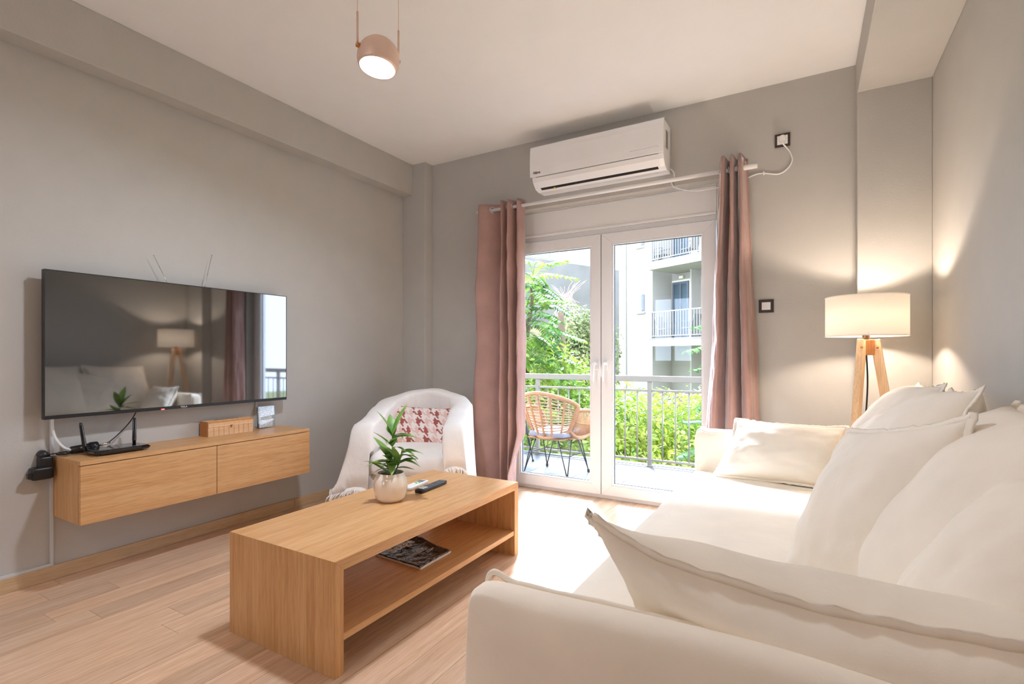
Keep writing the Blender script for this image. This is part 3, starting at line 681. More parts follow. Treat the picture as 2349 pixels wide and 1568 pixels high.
# remotes
def remote(name, label, c, ang, L, W, T, mat):
    t = thing(name, label, 'remote', c, ang)
    MB().soft((-L/2, -W/2, 0), (L/2, W/2, T), min(T*.45, .006), 8).build('remote_body', mat, t, smooth=True, local=True); return t
r1 = remote('air_conditioner_remote', 'white remote control with grey display and green keys beside the plant pot', (-1.742, 2.02, TBZ), math.radians(98), .175, .05, .018, 'white_plastic')
MB().box((.03, -.017, .0175), (.07, .017, .0186)).build('display', 'grey_print', r1, local=True)
for k, (a, b_, c_) in enumerate(((.015, -.012, 'green_print'), (.002, -.004, 'green_print'), (.015, .010, 'green_print'), (-.02, -.01, 'white_print'), (-.02, .01, 'white_print'))):
    MB().soft((a-.006, b_-.005, .016), (a+.006, b_+.005, .0196), .002, 4).build('key', c_, r1, local=True)
r2 = remote('television_remote', 'black remote control with many keys lying beside the white remote', (-1.652, 2.035, TBZ), math.radians(94), .225, .044, .020, 'black_plastic')
for i in range(13):
    for j in range(3):
        a = -.085+i*.0145; b_ = -.012+j*.012
        MB().soft((a-.0045, b_-.004, .018), (a+.0045, b_+.004, .0222), .0015, 3).build('key', 'grey_print' if i > 2 else 'white_print', r2, local=True)

# ================================================================== pendant
pd_c = Vector((-1.562, 1.575, 2.312)); PR = .088
pe = thing('pendant_lamp', 'rose beige eyeball pendant lamp hanging on two thin wires', 'lamp', (pd_c.x, pd_c.y, ZC))
axis = (-rt*.09-fw*.10-UP).normalized(); q = axis.to_track_quat('Z', 'Y')
hd = MB(); prof = []
for k in range(19):
    a = -PI/2+(PI*.5+math.radians(29))*k/18; prof.append((PR*math.cos(a), PR*math.sin(a)))
ro_, zo_ = prof[-1]; prof += [(ro_-.006, zo_-.001), (ro_-.010, zo_-.02)]
hd.lathe(prof, 40); hd.v = [tuple(pd_c+q @ Vector(v)) for v in hd.v]; hdo = hd.build('lamp_head', 'rose_gold', pe, smooth=True)
df_ = MB().disc((0, 0, 0), ro_-.008, 36); df_.v = [tuple(pd_c+q @ (Vector(v)+Vector((0, 0, zo_-.010)))) for v in df_.v]; df_.build('diffuser', 'pendant_light', pe)
side = (rt*.75+fw*.66).normalized()
for s_ in (-1, 1):
    pv = pd_c+side*s_*(PR*.95)+Vector((0, 0, .022)); out = side*s_
    MB().tube([pv-out*.006, pv+out*.014], .010, 14).build('pivot_knob', 'brass', pe, smooth=True)
    w0 = pv+out*.010
    arm = MB().tube([w0, w0+Vector((0, 0, .135))], .0045, 10).build('suspension_arm', 'rose_gold', pe, smooth=True)
    MB().tube([w0+Vector((0, 0, .13)), Vector((w0.x, w0.y, ZC))], .0016, 6).build('wire', 'rose_gold', pe)
MB().lathe([(0, 0), (.075, 0), (.075, -.02), (.07, -.024), (0, -.024)], 32, (pd_c.x, pd_c.y, ZC)).build('canopy', 'rose_gold', pe, smooth=False)

# unseen warm lamp added behind the camera as fill light
cl_ = thing('fill_lamp', 'unseen round warm fill lamp added at the rear of the room', 'lamp', (-1.2, -1.2, ZC))
MB().lathe([(0, 0), (.20, 0), (.20, -.05), (.19, -.055), (0, -.055)], 40, (-1.2, -1.2, ZC)).build('lamp_body', 'white_plastic', cl_)
MB().lathe([(0, -.0555), (.185, -.0555), (.17, -.075), (0, -.085)], 40, (-1.2, -1.2, ZC)).build('diffuser', glow('fill_glow', (1, .62, .33), 20.0), cl_, smooth=True)

# ================================================================== air conditioner
AX0, AX1 = -1.757, -.789
ac = thing('air_conditioner', 'white split air conditioner mounted high above the balcony door', 'air conditioner', ((AX0+AX1)/2, YF, 2.28))
body = [(YF, 2.285), (YF-.10, 2.281), (YF-.15, 2.292), (YF-.19, 2.33), (YF-.203, 2.362), (YF-.205, 2.575), (YF-.18, 2.592), (YF, 2.594)]
MB().prism(body, 'X', AX0+.012, AX1-.004).build('casing', 'white_gloss', ac, bevel=.004)
MB().prism([(YF-.204, 2.366), (YF-.212, 2.366), (YF-.216, 2.42), (YF-.214, 2.54), (YF-.208, 2.582), (YF-.19, 2.594), (YF-.18, 2.594), (YF-.204, 2.57)], 'X', AX0, AX1).build('front_panel', 'white_gloss', ac, bevel=.002)
MB().prism([(YF-.134, 2.2855), (YF-.1525, 2.2905), (YF-.157, 2.297), (YF-.134, 2.291)], 'X', AX0+.06, AX1-.05).build('outlet_slot', 'gap', ac)
MB().prism([(YF-.158, 2.2945), (YF-.194, 2.331), (YF-.2045, 2.360), (YF-.199, 2.358), (YF-.188, 2.334), (YF-.155, 2.300)], 'X', AX0+.045, AX1-.035).build('louvre_flap', 'white_plastic', ac, bevel=.001)
MB().box((AX0+.045, YF-.2062, 2.3605), (AX1-.035, YF-.203, 2.3625)).build('flap_seam', 'grey_print', ac)
RYm = Matrix(((1, 0, 0, 0), (0, 0, -1, 0), (0, 1, 0, 0), (0, 0, 0, 1)))   # text facing -Y
text_mesh('logo_lettering', 'Nitro', .026, 'black_print', ac, Matrix.Translation((AX0+.055, YF-.2155, 2.392)) @ RYm, shear=.3, font_bold=.0005)
MB().hexa([(AX0+.15, YF-.125, 2.2845), (AX0+.18, YF-.125, 2.2845), (AX0+.166, YF-.145, 2.2895), (AX0+.164, YF-.145, 2.2895), (AX0+.15, YF-.126, 2.2835), (AX0+.18, YF-.126, 2.2835), (AX0+.166, YF-.146, 2.2885), (AX0+.164, YF-.146, 2.2885)]).build('warning_mark', 'yellow_print', ac)
MB().box((AX1-.0045, YF-.135, 2.42), (AX1-.002, YF-.085, 2.535)).build('rating_label', 'grey_print', ac)
MB().box((AX1-.22, YF-.2158, 2.405), (AX1-.03, YF-.2150, 2.408)).build('display_line', 'chrome', ac)
def fp(x, y, d=.006): p = hit(x, y, 'Y', YF-d); return (p.x, p.y, p.z)
cbl = thing('air_conditioner_cable', 'white power cable looping from the air conditioner to the high socket', 'cable', (-.5, YF, 2.2))
MB().tube(smooth_path([fp(1538, 387), fp(1546, 396), fp(1546, 408), fp(1541, 416), fp(1543, 425), fp(1552, 431), fp(1575, 436), fp(1600, 437), fp(1640, 431), fp(1680, 422), fp(1707, 412), fp(1730, 401), fp(1752, 397), fp(1785, 399), fp(1806, 387), fp(1817, 368), fp(1813, 350), fp(1804, 338), fp(1797, 330, .03), fp(1796, 322, .035)], 90), .0045, 8).build('cord', 'white_plastic', cbl, smooth=True)
pw = hit(1795, 317, 'Y', YF-.02)
MB().tube([(pw.x, YF-.008, pw.z), (pw.x, YF-.03, pw.z), (pw.x, YF-.042, pw.z)], [.019, .019, .013], 18).build('mains_plug', 'white_plastic', cbl, smooth=False)
for px, py in ((1547, 401), (1752, 397)):
    p = hit(px, py, 'Y', YF-.007); MB().box((p.x-.004, YF-.014, p.z-.009), (p.x+.004, YF, p.z+.009)).build('cable_clip', 'white_plastic', cbl)
def plate(name, label, cat, x0, x1, z0, z1, rocker):
    t = thing(name, label, cat, ((x0+x1)/2, YF, (z0+z1)/2))
    MB().box((x0, YF-.009, z0), (x1, YF, z1)).build('frame_plate', 'bronze_plate', t, bevel=.002)
    i = .017
    if rocker: MB().hexa([(x0+i, YF-.008, z0+i), (x1-i, YF-.008, z0+i), (x1-i, YF-.008, z1-i), (x0+i, YF-.008, z1-i), (x0+i, YF-.013, z0+i), (x1-i, YF-.013, z0+i), (x1-i, YF-.0105, z1-i), (x0+i, YF-.0105, z1-i)]).build('rocker', 'white_plastic', t, bevel=.001)
    else:
        MB().box((x0+.013, YF-.011, z0+.013), (x1-.013, YF-.008, z1-.013)).build('insert', 'white_plastic', t, bevel=.001)
        MB().tube([((x0+x1)/2, YF-.0111, (z0+z1)/2), ((x0+x1)/2, YF-.0125, (z0+z1)/2)], .022, 20).build('socket_well', 'white_print', t)
plate('light_switch', 'square light switch with dark frame on the wall beside the curtain', 'switch', -.255, -.172, 1.325, 1.406, True)
plate('wall_socket', 'square wall socket with dark frame and plug high beside the air conditioner', 'socket', -.166, -.083, 2.332, 2.412, False)

# ================================================================== curtains and rod
CRY, CRZ = 3.42, 2.213
rd = thing('curtain_rod', 'white round curtain rod across the top of the balcony door', 'curtain rod', (-1.2, CRY, CRZ))
MB().tube([(-2.30, CRY, CRZ), (-.42, CRY, CRZ)], .0125, 16).build('rod', 'rod_white', rd, smooth=True)
MB().tube([(-.42, CRY, CRZ), (-.256, CRY, CRZ)], .0155, 16).build('rod_sleeve', 'rod_white', rd, smooth=True)
for x in (-2.27, -.345):
    MB().box((x-.012, CRY-.02, CRZ-.022), (x+.012, YF, CRZ+.02)).build('bracket', 'rod_white', rd, bevel=.003)
def curtain(name, label, top, bot, ztop, zbot, rings, flip=None):
    t = thing(name, label, 'curtain', (sum(p[0] for p in bot)/len(bot), CRY, 0)); nU, nV = 150, 46
    tp = smooth_path([(a, b_, 0) for a, b_ in top], nU); bp_ = smooth_path([(a, b_, 0) for a, b_ in bot], nU); rnd = len(name)
    def f(u, v):
        i = int(round(u*nU)); k = v**1.15; p = tp[i].lerp(bp_[i], k); z = ztop+(zbot-ztop)*v
        a = .010*noise.noise(Vector((u*9, z*2.2, rnd)))*min(1, v*4)+.004*noise.noise(Vector((u*30, z*9, rnd)))*min(1, v*6)
        p = Vector((p.x+a, p.y+a*1.2, z))
        if flip: p = flip(u, v, p)
        return p
    MB().grid(f, nU, nV).build('cloth', 'velvet', t, smooth=True, solid=.003)
    hm = MB()
    hm.grid(lambda u, v: f(u, (ztop-(CRZ-.03))/(ztop-zbot))+Vector((0, -.0022, v*.002)), nU, 1).build('header_seam', 'velvet', t)
    for rx, ry, ang in rings:
        rg = MB().tube([Vector((rx, ry, CRZ))+Vector((math.cos(ang), math.sin(ang), 0))*.022*math.cos(2*PI*k/24)+Vector((0, 0, .022*math.sin(2*PI*k/24))) for k in range(24)], .004, 8, True)
        rg.build('eyelet_ring', 'chrome', t, smooth=True)
def flipL(u, v, p):
    if u > .62 and v > .80:
        k = (u-.62)/.38*min(1, (v-.80)/.13); p = p+Vector((-.055*k*max(0, u-.7)/.3, -.14*k, .03*k*max(0, (v-.9)/.1)))
    return p
curtain('curtain', 'dusty pink velvet curtain beside the white armchair',
        [(-2.268, 3.475), (-2.285, 3.44), (-2.262, 3.375), (-2.20, 3.395), (-2.13, 3.445), (-2.085, 3.475), (-2.06, 3.43), (-2.045, 3.36), (-2.025, 3.43), (-2.015, 3.475), (-2.0, 3.41), (-1.985, 3.36), (-1.965, 3.42), (-1.955, 3.475), (-1.935, 3.44), (-1.915, 3.385), (-1.89, 3.41), (-1.885, 3.46)],
        [(-2.30, 3.47), (-2.335, 3.43), (-2.315, 3.35), (-2.24, 3.35), (-2.14, 3.40), (-2.085, 3.45), (-2.05, 3.42), (-2.035, 3.33), (-2.02, 3.41), (-2.0, 3.47), (-1.98, 3.40), (-1.96, 3.33), (-1.945, 3.42), (-1.935, 3.47), (-1.915, 3.43), (-1.90, 3.36), (-1.885, 3.40), (-1.88, 3.46)],
        2.262, .012, [(-2.155, 3.42, .75), (-1.965, 3.42, 1.35), (-2.015, 3.42, 1.4)], flipL)
curtain('curtain', 'dusty pink velvet curtain between the balcony door and the light switch',
        [(-.47, 3.44), (-.475, 3.47), (-.463, 3.42), (-.452, 3.365), (-.438, 3.365), (-.428, 3.44), (-.418, 3.475), (-.41, 3.42), (-.40, 3.365), (-.388, 3.37), (-.38, 3.44), (-.372, 3.475), (-.364, 3.42), (-.352, 3.365), (-.34, 3.37), (-.334, 3.42), (-.325, 3.475), (-.315, 3.48)],
        [(-.56, 3.45), (-.575, 3.43), (-.56, 3.38), (-.54, 3.34), (-.50, 3.33), (-.475, 3.40), (-.455, 3.46), (-.43, 3.40), (-.405, 3.33), (-.375, 3.32), (-.355, 3.40), (-.335, 3.46), (-.315, 3.41), (-.295, 3.34), (-.265, 3.33), (-.245, 3.38), (-.225, 3.45), (-.215, 3.48)],
        2.288, .012, [(-.462, 3.42, 1.3), (-.412, 3.42, 1.4), (-.366, 3.42, 1.4)])

# ================================================================== floor lamp
lc = Vector((.262, 3.12, 0))
lp = thing('floor_lamp', 'wooden tripod floor lamp with white drum shade lit in the corner', 'lamp', lc)
SZ0, SZ1, SR = 1.158, 1.356, .176
MB().lathe([(SR, SZ0), (SR, SZ1), (SR-.002, SZ1), (SR-.002, SZ0), (SR, SZ0)], 64, lc).build('lamp_shade', 'shade_fabric', lp, smooth=True)
for z in (SZ0, SZ1):
    MB().tube([lc+Vector((SR*math.cos(2*PI*k/64), SR*math.sin(2*PI*k/64), z)) for k in range(64)], .0022, 6, True).build('shade_rim', 'shade_fabric', lp, smooth=True)
sp = MB()
for k in range(3):
    a = .5+k*2*PI/3; sp.tube([lc+Vector((0, 0, SZ0+.03)), lc+Vector((SR*math.cos(a), SR*math.sin(a), SZ0+.012))], .0018, 6)
sp.build('shade_spider', 'chrome', lp)
MB().box(lc+Vector((-.034, -.026, 1.062)), lc+Vector((.034, .026, 1.140))).build('head_block', 'bamboo_end', lp, bevel=.003)
MB().tube([lc+Vector((0, 0, 1.14)), lc+Vector((0, 0, 1.215))], .016, 14).build('bulb_holder', 'black_plastic', lp, smooth=True)
MB().lathe([(0, 0), (.012, .004), (.016, .02), (.030, .05), (.030, .066), (.018, .082), (0, .088)], 20, lc+Vector((0, 0, 1.212))).build('bulb', 'bulb', lp, smooth=True)
for k, (fx, fy) in enumerate(((-.10, -.20), (.20, -.03), (-.07, .21))):
    top = lc+Vector((fx*.19, fy*.12, 1.140)); ft = lc+Vector((fx, fy, 0)); h = (Vector((fx, fy, 0))).normalized()
    lg = MB().bar(ft, top, .030, .042, h).build('leg', 'beech', lp, bevel=.003)
    sc_ = top.lerp(ft, .035)-h*.0+Vector((0, -.024, 0)); MB().tube([sc_, sc_+Vector((0, -.005, 0))], .006, 10).build('screw', 'brass', lg, smooth=True)
MB().tube(smooth_path([lc+Vector((.0, -.018, 1.07)), lc+Vector((.004, -.03, .9)), lc+Vector((-.012, -.05, .62)), lc+Vector((-.02, -.06, .3)), lc+Vector((.0, .0, .006)), lc+Vector((.12, .1, .006))], 40), .0038, 8).build('flex', 'black_plastic', lp, smooth=True)
ld = bpy.data.lights.new('lamp_light', 'POINT'); ld.energy = 38; ld.color = (1, .72, .47); ld.shadow_soft_size = .035
lo_ = bpy.data.objects.new('lamp_light', ld); C.objects.link(lo_); lo_.parent = lp; lo_.location = (0, 0, 1.26)

# ================================================================== pillows
def pillow(name, label, corners, thick, seed, mat='linen', cat='pillow', group=None, flange=.016, n=30, wr=.008, sag=.05, uv=False, asym=0, dip=None):
    bl, br, tr_, tl_ = [Vector(c) for c in corners]; base = (bl+br)/2
    nrm = ((br-bl).cross(tl_-bl)).normalized(); rnd = Vector((seed*3.1, seed*1.7, 0))
    size = ((br-bl).length+(tl_-bl).length)/2
    def flat(u, v):
        uu = u*(1-sag*(1-v*v)*abs(u)**1.5); vv = v*(1-sag*(1-u*u)*abs(v)**1.5); a, b_ = (uu+1)/2, (vv+1)/2
        p = bl.lerp(br, a).lerp(tl_.lerp(tr_, a), b_)
        tip = (abs(u)*abs(v))**6*.03; p += (p-(bl+br+tr_+tl_)/4)*tip
        if dip: p += Vector(dip)*(max(0, 1-u*u)**.8*b_**2)
        return p
    def edge_wave(u, v): return nrm*(.008*noise.noise(Vector((u*2.2, v*2.2, 0))+rnd)+.004*noise.noise(Vector((u*7, v*7, 3))+rnd))
    def surf(u, v, s_):
        k = max(0, (1-u*u))*max(0, (1-v*v)); T = thick/2*(k**.42)*(1+asym*v)
        cd = max(abs(u), abs(v)); p = flat(u, v)
        e = wr*(noise.noise(Vector((u*2.6, v*2.6, s_*2))+rnd)+.5*noise.noise(Vector((u*6, v*6, s_*4))+rnd))*k**.25
        # creases running in from the corners and seams
        ang = math.atan2(v, u); e += wr*.95*noise.noise(Vector((ang*5.5, cd*1.2, s_*7))+rnd)*(cd**3)*(k**.2)
        return p+nrm*(s_*T+e)+edge_wave(u, v)
    b_ = MB(); m_ = n+1; idx = {}
    def g(i): t = -1+2*i/n; return math.copysign(1-(1-abs(t))**1.35, t)
    uvs = []
    for s_ in (1, -1):
        for i in range(m_):
            for j in range(m_):
                if s_ == -1 and (i in (0, n) or j in (0, n)): idx[(s_, i, j)] = idx[(1, i, j)]; continue
                idx[(s_, i, j)] = len(b_.v); b_.v.append(tuple(surf(g(i), g(j), s_))); uvs.append(((g(i)+1)/2, (g(j)+1)/2))
        for i in range(n):
            for j in range(n):
                q_ = (idx[(s_, i, j)], idx[(s_, i+1, j)], idx[(s_, i+1, j+1)], idx[(s_, i, j+1)]); b_.f.append(q_ if s_ == 1 else q_[::-1])
    if uv: b_.uv = uvs
    o = b_.build(name, mat, loc=base, smooth=True, sub=1); tag(o, label, cat, group)
    # sewn edge
    ring = [(i, 0) for i in range(n)]+[(n, j) for j in range(n)]+[(n-i, n) for i in range(n)]+[(0, n-j) for j in range(n)]
    dense = []
    for k in range(len(ring)):
        (i0, j0), (i1, j1) = ring[k], ring[(k+1) % len(ring)]
        for f_ in (0, .5): dense.append((g(i0)+(g(i1)-g(i0))*f_, g(j0)+(g(j1)-g(j0))*f_))
    fl_ = MB(); nn = len(dense); ctr = (bl+br+tr_+tl_)/4
    for k, (u, v) in enumerate(dense):
        p = surf(u, v, 1); a = surf(*dense[k-1], 1); c = surf(*dense[(k+1) % nn], 1); tan = (c-a).normalized(); out = tan.cross(nrm)
        if out.dot(p-ctr) < 0: out = -out
        w_ = flange*(.85+.35*noise.noise(Vector((k*.5, seed, 0)))); wob = nrm*.0045*math.sin(k*1.9+seed)*noise.noise(Vector((k*.23, seed, 5)))
        th = .0028
        fl_.v += [tuple(p-out*.004+nrm*th*1.6), tuple(p+out*w_*.6+nrm*th+wob), tuple(p+out*w_+wob), tuple(p+out*w_*.6-nrm*th+wob), tuple(p-out*.004-nrm*th*1.6)]
    for k in range(nn):
        k2 = (k+1) % nn
        for r_ in range(5): fl_.f.append((k*5+r_, k2*5+r_, k2*5+(r_+1) % 5, k*5+(r_+1) % 5))
    fl_.build('sewn_edge', mat, o, smooth=True)
    return o

# ================================================================== sofa
SX0, SX1, SY0, SY1 = -.535, .555, .72, 2.99
so = thing('sofa', 'long off white slipcovered linen sofa along the wall with low arms', 'sofa', (0, (SY0+SY1)/2, 0))
AI0, AI1 = .808, 2.872
MB().soft((SX0+.02, SY0+.012, .0), (SX1, SY1-.012, .30), .012, 12, amp=.003, seed=2).build('skirted_base', 'linen', so, smooth=True, sub=1)
MB().soft((SX0, AI0-.005, .29), (.32, AI1+.005, .458), .045, 20, bulge=.006, amp=.006, seed=5).build('seat_cushion', 'linen', so, smooth=True, sub=1)
def arm(y0, y1, seed):
    def shape(p):
        # slight forward ear at the top corner and sagging top
        k = max(0, (p.z-.5)/.16); p.z += .012*math.sin((p.x+.5)*5.0)*k*.5
        if p.x < -.45: p.z += .016*k*max(0, (-.45-p.x)/.09); 
        return p
    a = MB().soft((SX0+.012, y0, .02), (SX1, y1, .655), .040, 18, bulge=.008, amp=.006, seed=seed, fn=shape).build('arm', 'linen', so, smooth=True, sub=1)
    for yy in ((y1-.012,) if y0 < 1 else (y0+.012, y1-.012)):
        pts = [(SX0+.027, yy, .05)]+[(SX0+.023, yy, z) for z in (.2, .35, .5, .58)]+[(SX0+.022, yy, .632), (SX0+.036, yy, .660)]+[(x, yy, .648+.006*math.sin((x+.5)*5)) for x in (-.45, -.35, -.2, 0, .2, .4, .54)]
        pw_ = smooth_path(pts, 80); pw_ = [p+Vector((noise.noise(p*18), 0, noise.noise(p*22+Vector((3, 0, 0)))))*.004 for p in pw_]
        MB().tube(pw_, .0055, 6).build('welt_seam', 'linen', a, smooth=True)
arm(SY0, AI0, 7); arm(AI1, SY1, 9)
MB().soft((.34, AI0-.01, .28), (SX1, AI1+.01, .80), .05, 14, bulge=.01, amp=.006, seed=12).build('backrest', 'linen', so, smooth=True, sub=1)

pillow('back_cushion', 'large off white back cushion at the lamp end of the sofa', ((.14, 2.29, .46), (.14, 2.85, .46), (.42, 2.84, .925), (.415, 2.31, .945)), .25, 1, cat='cushion', flange=.02)
pillow('back_cushion', 'large off white back cushion in the middle of the sofa', ((.10, 1.70, .46), (.13, 2.27, .46), (.425, 2.26, .93), (.38, 1.70, .965)), .26, 2, cat='cushion', flange=.02)
pillow('back_cushion', 'large off white back cushion behind the upright square pillow', ((.14, 1.07, .46), (.14, 1.67, .46), (.45, 1.74, .93), (.42, 1.05, .95)), .28, 3, cat='cushion', flange=.02)
pillow('throw_pillow', 'off white linen pillow resting against the far arm of the sofa', ((-.385, 2.70, .468), (.10, 2.68, .468), (.16, 2.85, .715), (-.305, 2.855, .722)), .17, 4)
pillow('throw_pillow', 'off white linen pillow tucked in front of the back cushion near the far arm', ((.13, 2.15, .47), (.13, 2.62, .47), (.245, 2.68, .80), (.31, 2.22, .87)), .14, 5)
pillow('throw_pillow', 'upright square off white linen pillow standing mid sofa', ((.15, 1.27, .462), (-.045, 1.63, .462), (.105, 1.72, .84), (.285, 1.335, .93)), .17, 6, wr=.008)
pillow('throw_pillow', 'off white pillow leaning upright behind the pillow on the near arm', ((.10, .87, .475), (.14, 1.24, .465), (.31, 1.16, .86), (.36, .82, .90)), .16, 7)
pillow('throw_pillow', 'wide off white linen pillow propped against the near sofa arm', ((-.28, 1.02, .50), (.32, 1.0, .50), (.37, .775, .78), (-.330, .862, .772)), .22, 8, wr=.010, flange=.018, sag=.08, dip=(0, -.012, -.06))

# ================================================================== armchair
ach = Vector((-2.37, 2.80, 0)); arz = math.radians(25)      # faces (sin, -cos) of the angle
at = thing('armchair', 'round white tub armchair in the corner by the curtain', 'armchair', ach, arz)
def tub(theta): # plan of the shell: theta -1 (left arm front) .. 1 (right arm front); local, front is -Y
    a = theta*1.0; s_ = abs(a)
    if s_ < .62:
        ang = a/.62*PI/2; return Vector((.285*math.sin(ang), .04+.27*math.cos(ang), 0)), Vector((math.sin(ang), math.cos(ang), 0))
    k = (s_-.62)/.38; sg_ = math.copysign(1, a); return Vector((sg_*(.285+.012*k), .04-.33*k, 0)), Vector((sg_, 0, 0))
def tub_top(theta): return .785-.19*min(1, abs(theta))**1.35
def shell_fn(u, v):
    th = -1+2*u; c, out = tub(th); zt = tub_top(th); hw = .055; a = 2*PI*v
    # closed section: inner face, rounded top, outer face
    prof_ = [(-hw, .10), (-hw, .30), (-hw*1.05, zt-.08), (-hw*.75, zt-.02), (0, zt), (hw*.75, zt-.02), (hw*1.05, zt-.08), (hw, .30), (hw*.85, .06), (-hw*.8, .06)]
    k = v*len(prof_); i = int(k) % len(prof_); f_ = k-int(k); r_, z_ = prof_[i]; r2, z2 = prof_[(i+1) % len(prof_)]
    return c+out*(r_+(r2-r_)*f_)+Vector((0, 0, z_+(z2-z_)*f_))
sh = MB(); NU, NP = 40, 10
for i in range(NU+1):
    for j in range(NP): sh.v.append(tuple(shell_fn(i/NU, j/NP)))
for i in range(NU):
    for j in range(NP): sh.f.append((i*NP+j, i*NP+(j+1) % NP, (i+1)*NP+(j+1) % NP, (i+1)*NP+j))
sh.f.append(tuple(range(NP))); sh.f.append(tuple(NU*NP+k for k in range(NP))[::-1])
sh.build('tub_shell', 'throw', at, smooth=True, local=True, sub=1)
MB().soft((-.265, -.34, .27), (.265, .28, .425), .05, 12, bulge=.02, amp=.004, seed=21).build('seat_cushion', 'throw', at, smooth=True, local=True, sub=1)
MB().soft((-.27, -.31, .06), (.27, .28, .28), .02, 6).build('seat_base', 'throw', at, smooth=True, local=True)
for x, y in ((-.24, -.27), (.24, -.27), (-.2, .25), (.2, .25)):
    MB().lathe([(.014, 0), (.02, .065), (0, .065)], 12, (x, y, 0)).build('leg', 'dark_metal', at, local=True)
# throw draped over back and arms: surface hugging the shell
def drape(u, v):
    th = -1.13+2.26*u; c, out = tub(max(-1, min(1, th)))
    side_ = abs(th); ov = max(0, side_-1)/.13
    if ov: c = c+Vector((math.copysign(.025*ov*ov, th), -.075*math.sin(min(1, ov*1.5)*PI/2), 0))
    zt = tub_top(th)-(.46 if th < 0 else .30)*max(0, ov-.08)**1.5
    inner = .40 if side_ < .8 else min(.44, zt-.03)
    left = th < 0
    hem = (.17 if left else .12)+.10*(1-min(1, side_/.5)) + .05*math.sin(th*9)
    hem = min(hem, zt-.025); hw = .068; L1 = zt-inner; L2 = PI*hw*.9; L3 = max(.03, zt-hem); tot = L1+L2+L3; s_ = v*tot
    fold = (.022*noise.noise(Vector((th*5.5, v*.8, 1)))+.006*noise.noise(Vector((th*19, v*1.6, 4)))+.008*math.sin(th*24+1.3*noise.noise(Vector((th*3, 2, 0)))))
    if s_ < L1:
        p = c-out*(hw-.002)+Vector((0, 0, inner+s_-.0)); amt = .55
    elif s_ < L1+L2:
        a = (s_-L1)/L2*PI; p = c+out*(-hw*math.cos(a))+Vector((0, 0, zt+.022*math.sin(a))); amt = .5
    else:
        d = s_-L1-L2; flare = (.30 if left else .10)*(d/L3)**1.3*max(0, side_-.25)
        p = c+out*(hw+flare*.45+.004)+Vector((0, 0, zt-d)); amt = .3+1.6*d/L3
    p = p+out*fold*amt+Vector((0, -.02*amt*noise.noise(Vector((th*4, v*3, 5))), .006*noise.noise(Vector((th*7, v*6, 9)))))
    p.z = max(p.z, .03); return p
tw = thing('throw_blanket', 'white fringed throw blanket draped over the tub armchair', 'blanket', ach, arz)
MB().grid(drape, 110, 44).build('cloth', 'throw', tw, smooth=True, local=True, solid=.005)
fr = MB(); random.seed(8)
def strand(p, d, L):
    p = Vector(p); q1 = p+d*L*.5+Vector((random.uniform(-.006, .006), random.uniform(-.006, .006), -L*.3)); q2 = q1+d*L*.2+Vector((random.uniform(-.012, .012), random.uniform(-.012, .012), -L*.5)); q2.z = max(q2.z, .004)
    fr.tube([p, q1, q2], [.0046, .004, .002], 4)
for k in range(190):                                     # along the hem and both front edges
    u = k/189; p = drape(u, 1); strand(p, Vector((0, 0, 0)), .075)
for k in range(75):
    v = k/74
    for u in (0, 1):
        p = drape(u, v); strand(p, Vector((.5 if u else -.5, -.5, 0)), .05)
stuff(fr.build('fringe', 'throw', tw, local=True))
def aw(p): return Matrix.Translation(ach) @ Matrix.Rotation(arz, 4, 'Z') @ Vector(p)
pillow('accent_pillow', 'pink and white houndstooth lumbar pillow on the tub armchair', [aw(p) for p in ((-.235, .03, .425), (.225, .02, .425), (.225, .155, .665), (-.235, .165, .685))], .13, 15, mat='houndstooth', uv=True, flange=.004)

# ================================================================== balcony furniture
wc = Vector((-2.02, 4.30, -.04)); wz = math.radians(-4)
wk = thing('rattan_chair', 'rattan armchair with hairpin metal legs on the balcony', 'chair', wc, wz)   # faces +Y
def back(a, h):
    wd = .185+.125*h**.8; y = -.20-.13*h+.19*a*a*(.55+.45*h); z = .36+.41*h-.10*a*a*h+.03*(1-h)*a*a*2
    return Vector((a*wd, y, z))
def outline():
    L_ = [back(1, h) for h in (0, .25, .5, .75, .93)]+[back(a, 1) for a in (.85, .6, .3, 0, -.3, -.6, -.85)]+[back(-1, h) for h in (.93, .75, .5, .25, 0)]+[back(a, 0) for a in (-.6, 0, .6)]
    return smooth_path(L_, 90, True)
MB().tube(outline(), .0175, 10, True).build('back_rim', 'rattan', wk, smooth=True, local=True)
for a in (-.72, -.36, 0, .36, .72):
    MB().tube([back(a, h/8) for h in range(9)], .010, 8).build('back_rib', 'rattan', wk, smooth=True, local=True)
for k in range(1, 14):
    MB().tube([back(-1+2*i/14, k/14)+Vector((0, .012, 0)) for i in range(15)], .0055, 6).build('back_cane', 'rattan', wk, smooth=True, local=True)
for s_ in (-1, 1):
    armp = smooth_path([back(s_, .80)+Vector((0, .01, 0)), (s_*.315, -.06, .615), (s_*.325, .10, .60), (s_*.315, .22, .575), (s_*.285, .27, .50), (s_*.245, .25, .38)], 30)
    MB().tube(armp, .017, 10).build('arm_rim', 'rattan', wk, smooth=True, local=True)
    low = smooth_path([back(s_, .05), (s_*.235, -.04, .37), (s_*.245, .12, .36), (s_*.245, .25, .38)], 30)
    MB().tube(low, .013, 8).build('arm_base', 'rattan', wk, smooth=True, local=True)
    mid_ = [armp[i].lerp(low[min(30, int(i*1.0))], .52)+Vector((s_*.012, 0, 0)) for i in range(2, 25)]
    MB().tube(mid_, .009, 8).build('arm_band', 'rattan', wk, smooth=True, local=True)
    for i in range(1, 26):
        p, q_ = armp[i], low[i]; MB().tube([p, p.lerp(q_, .5)+Vector((s_*.016, 0, 0)), q_], .0042, 6).build('arm_cane', 'rattan', wk, smooth=True, local=True)
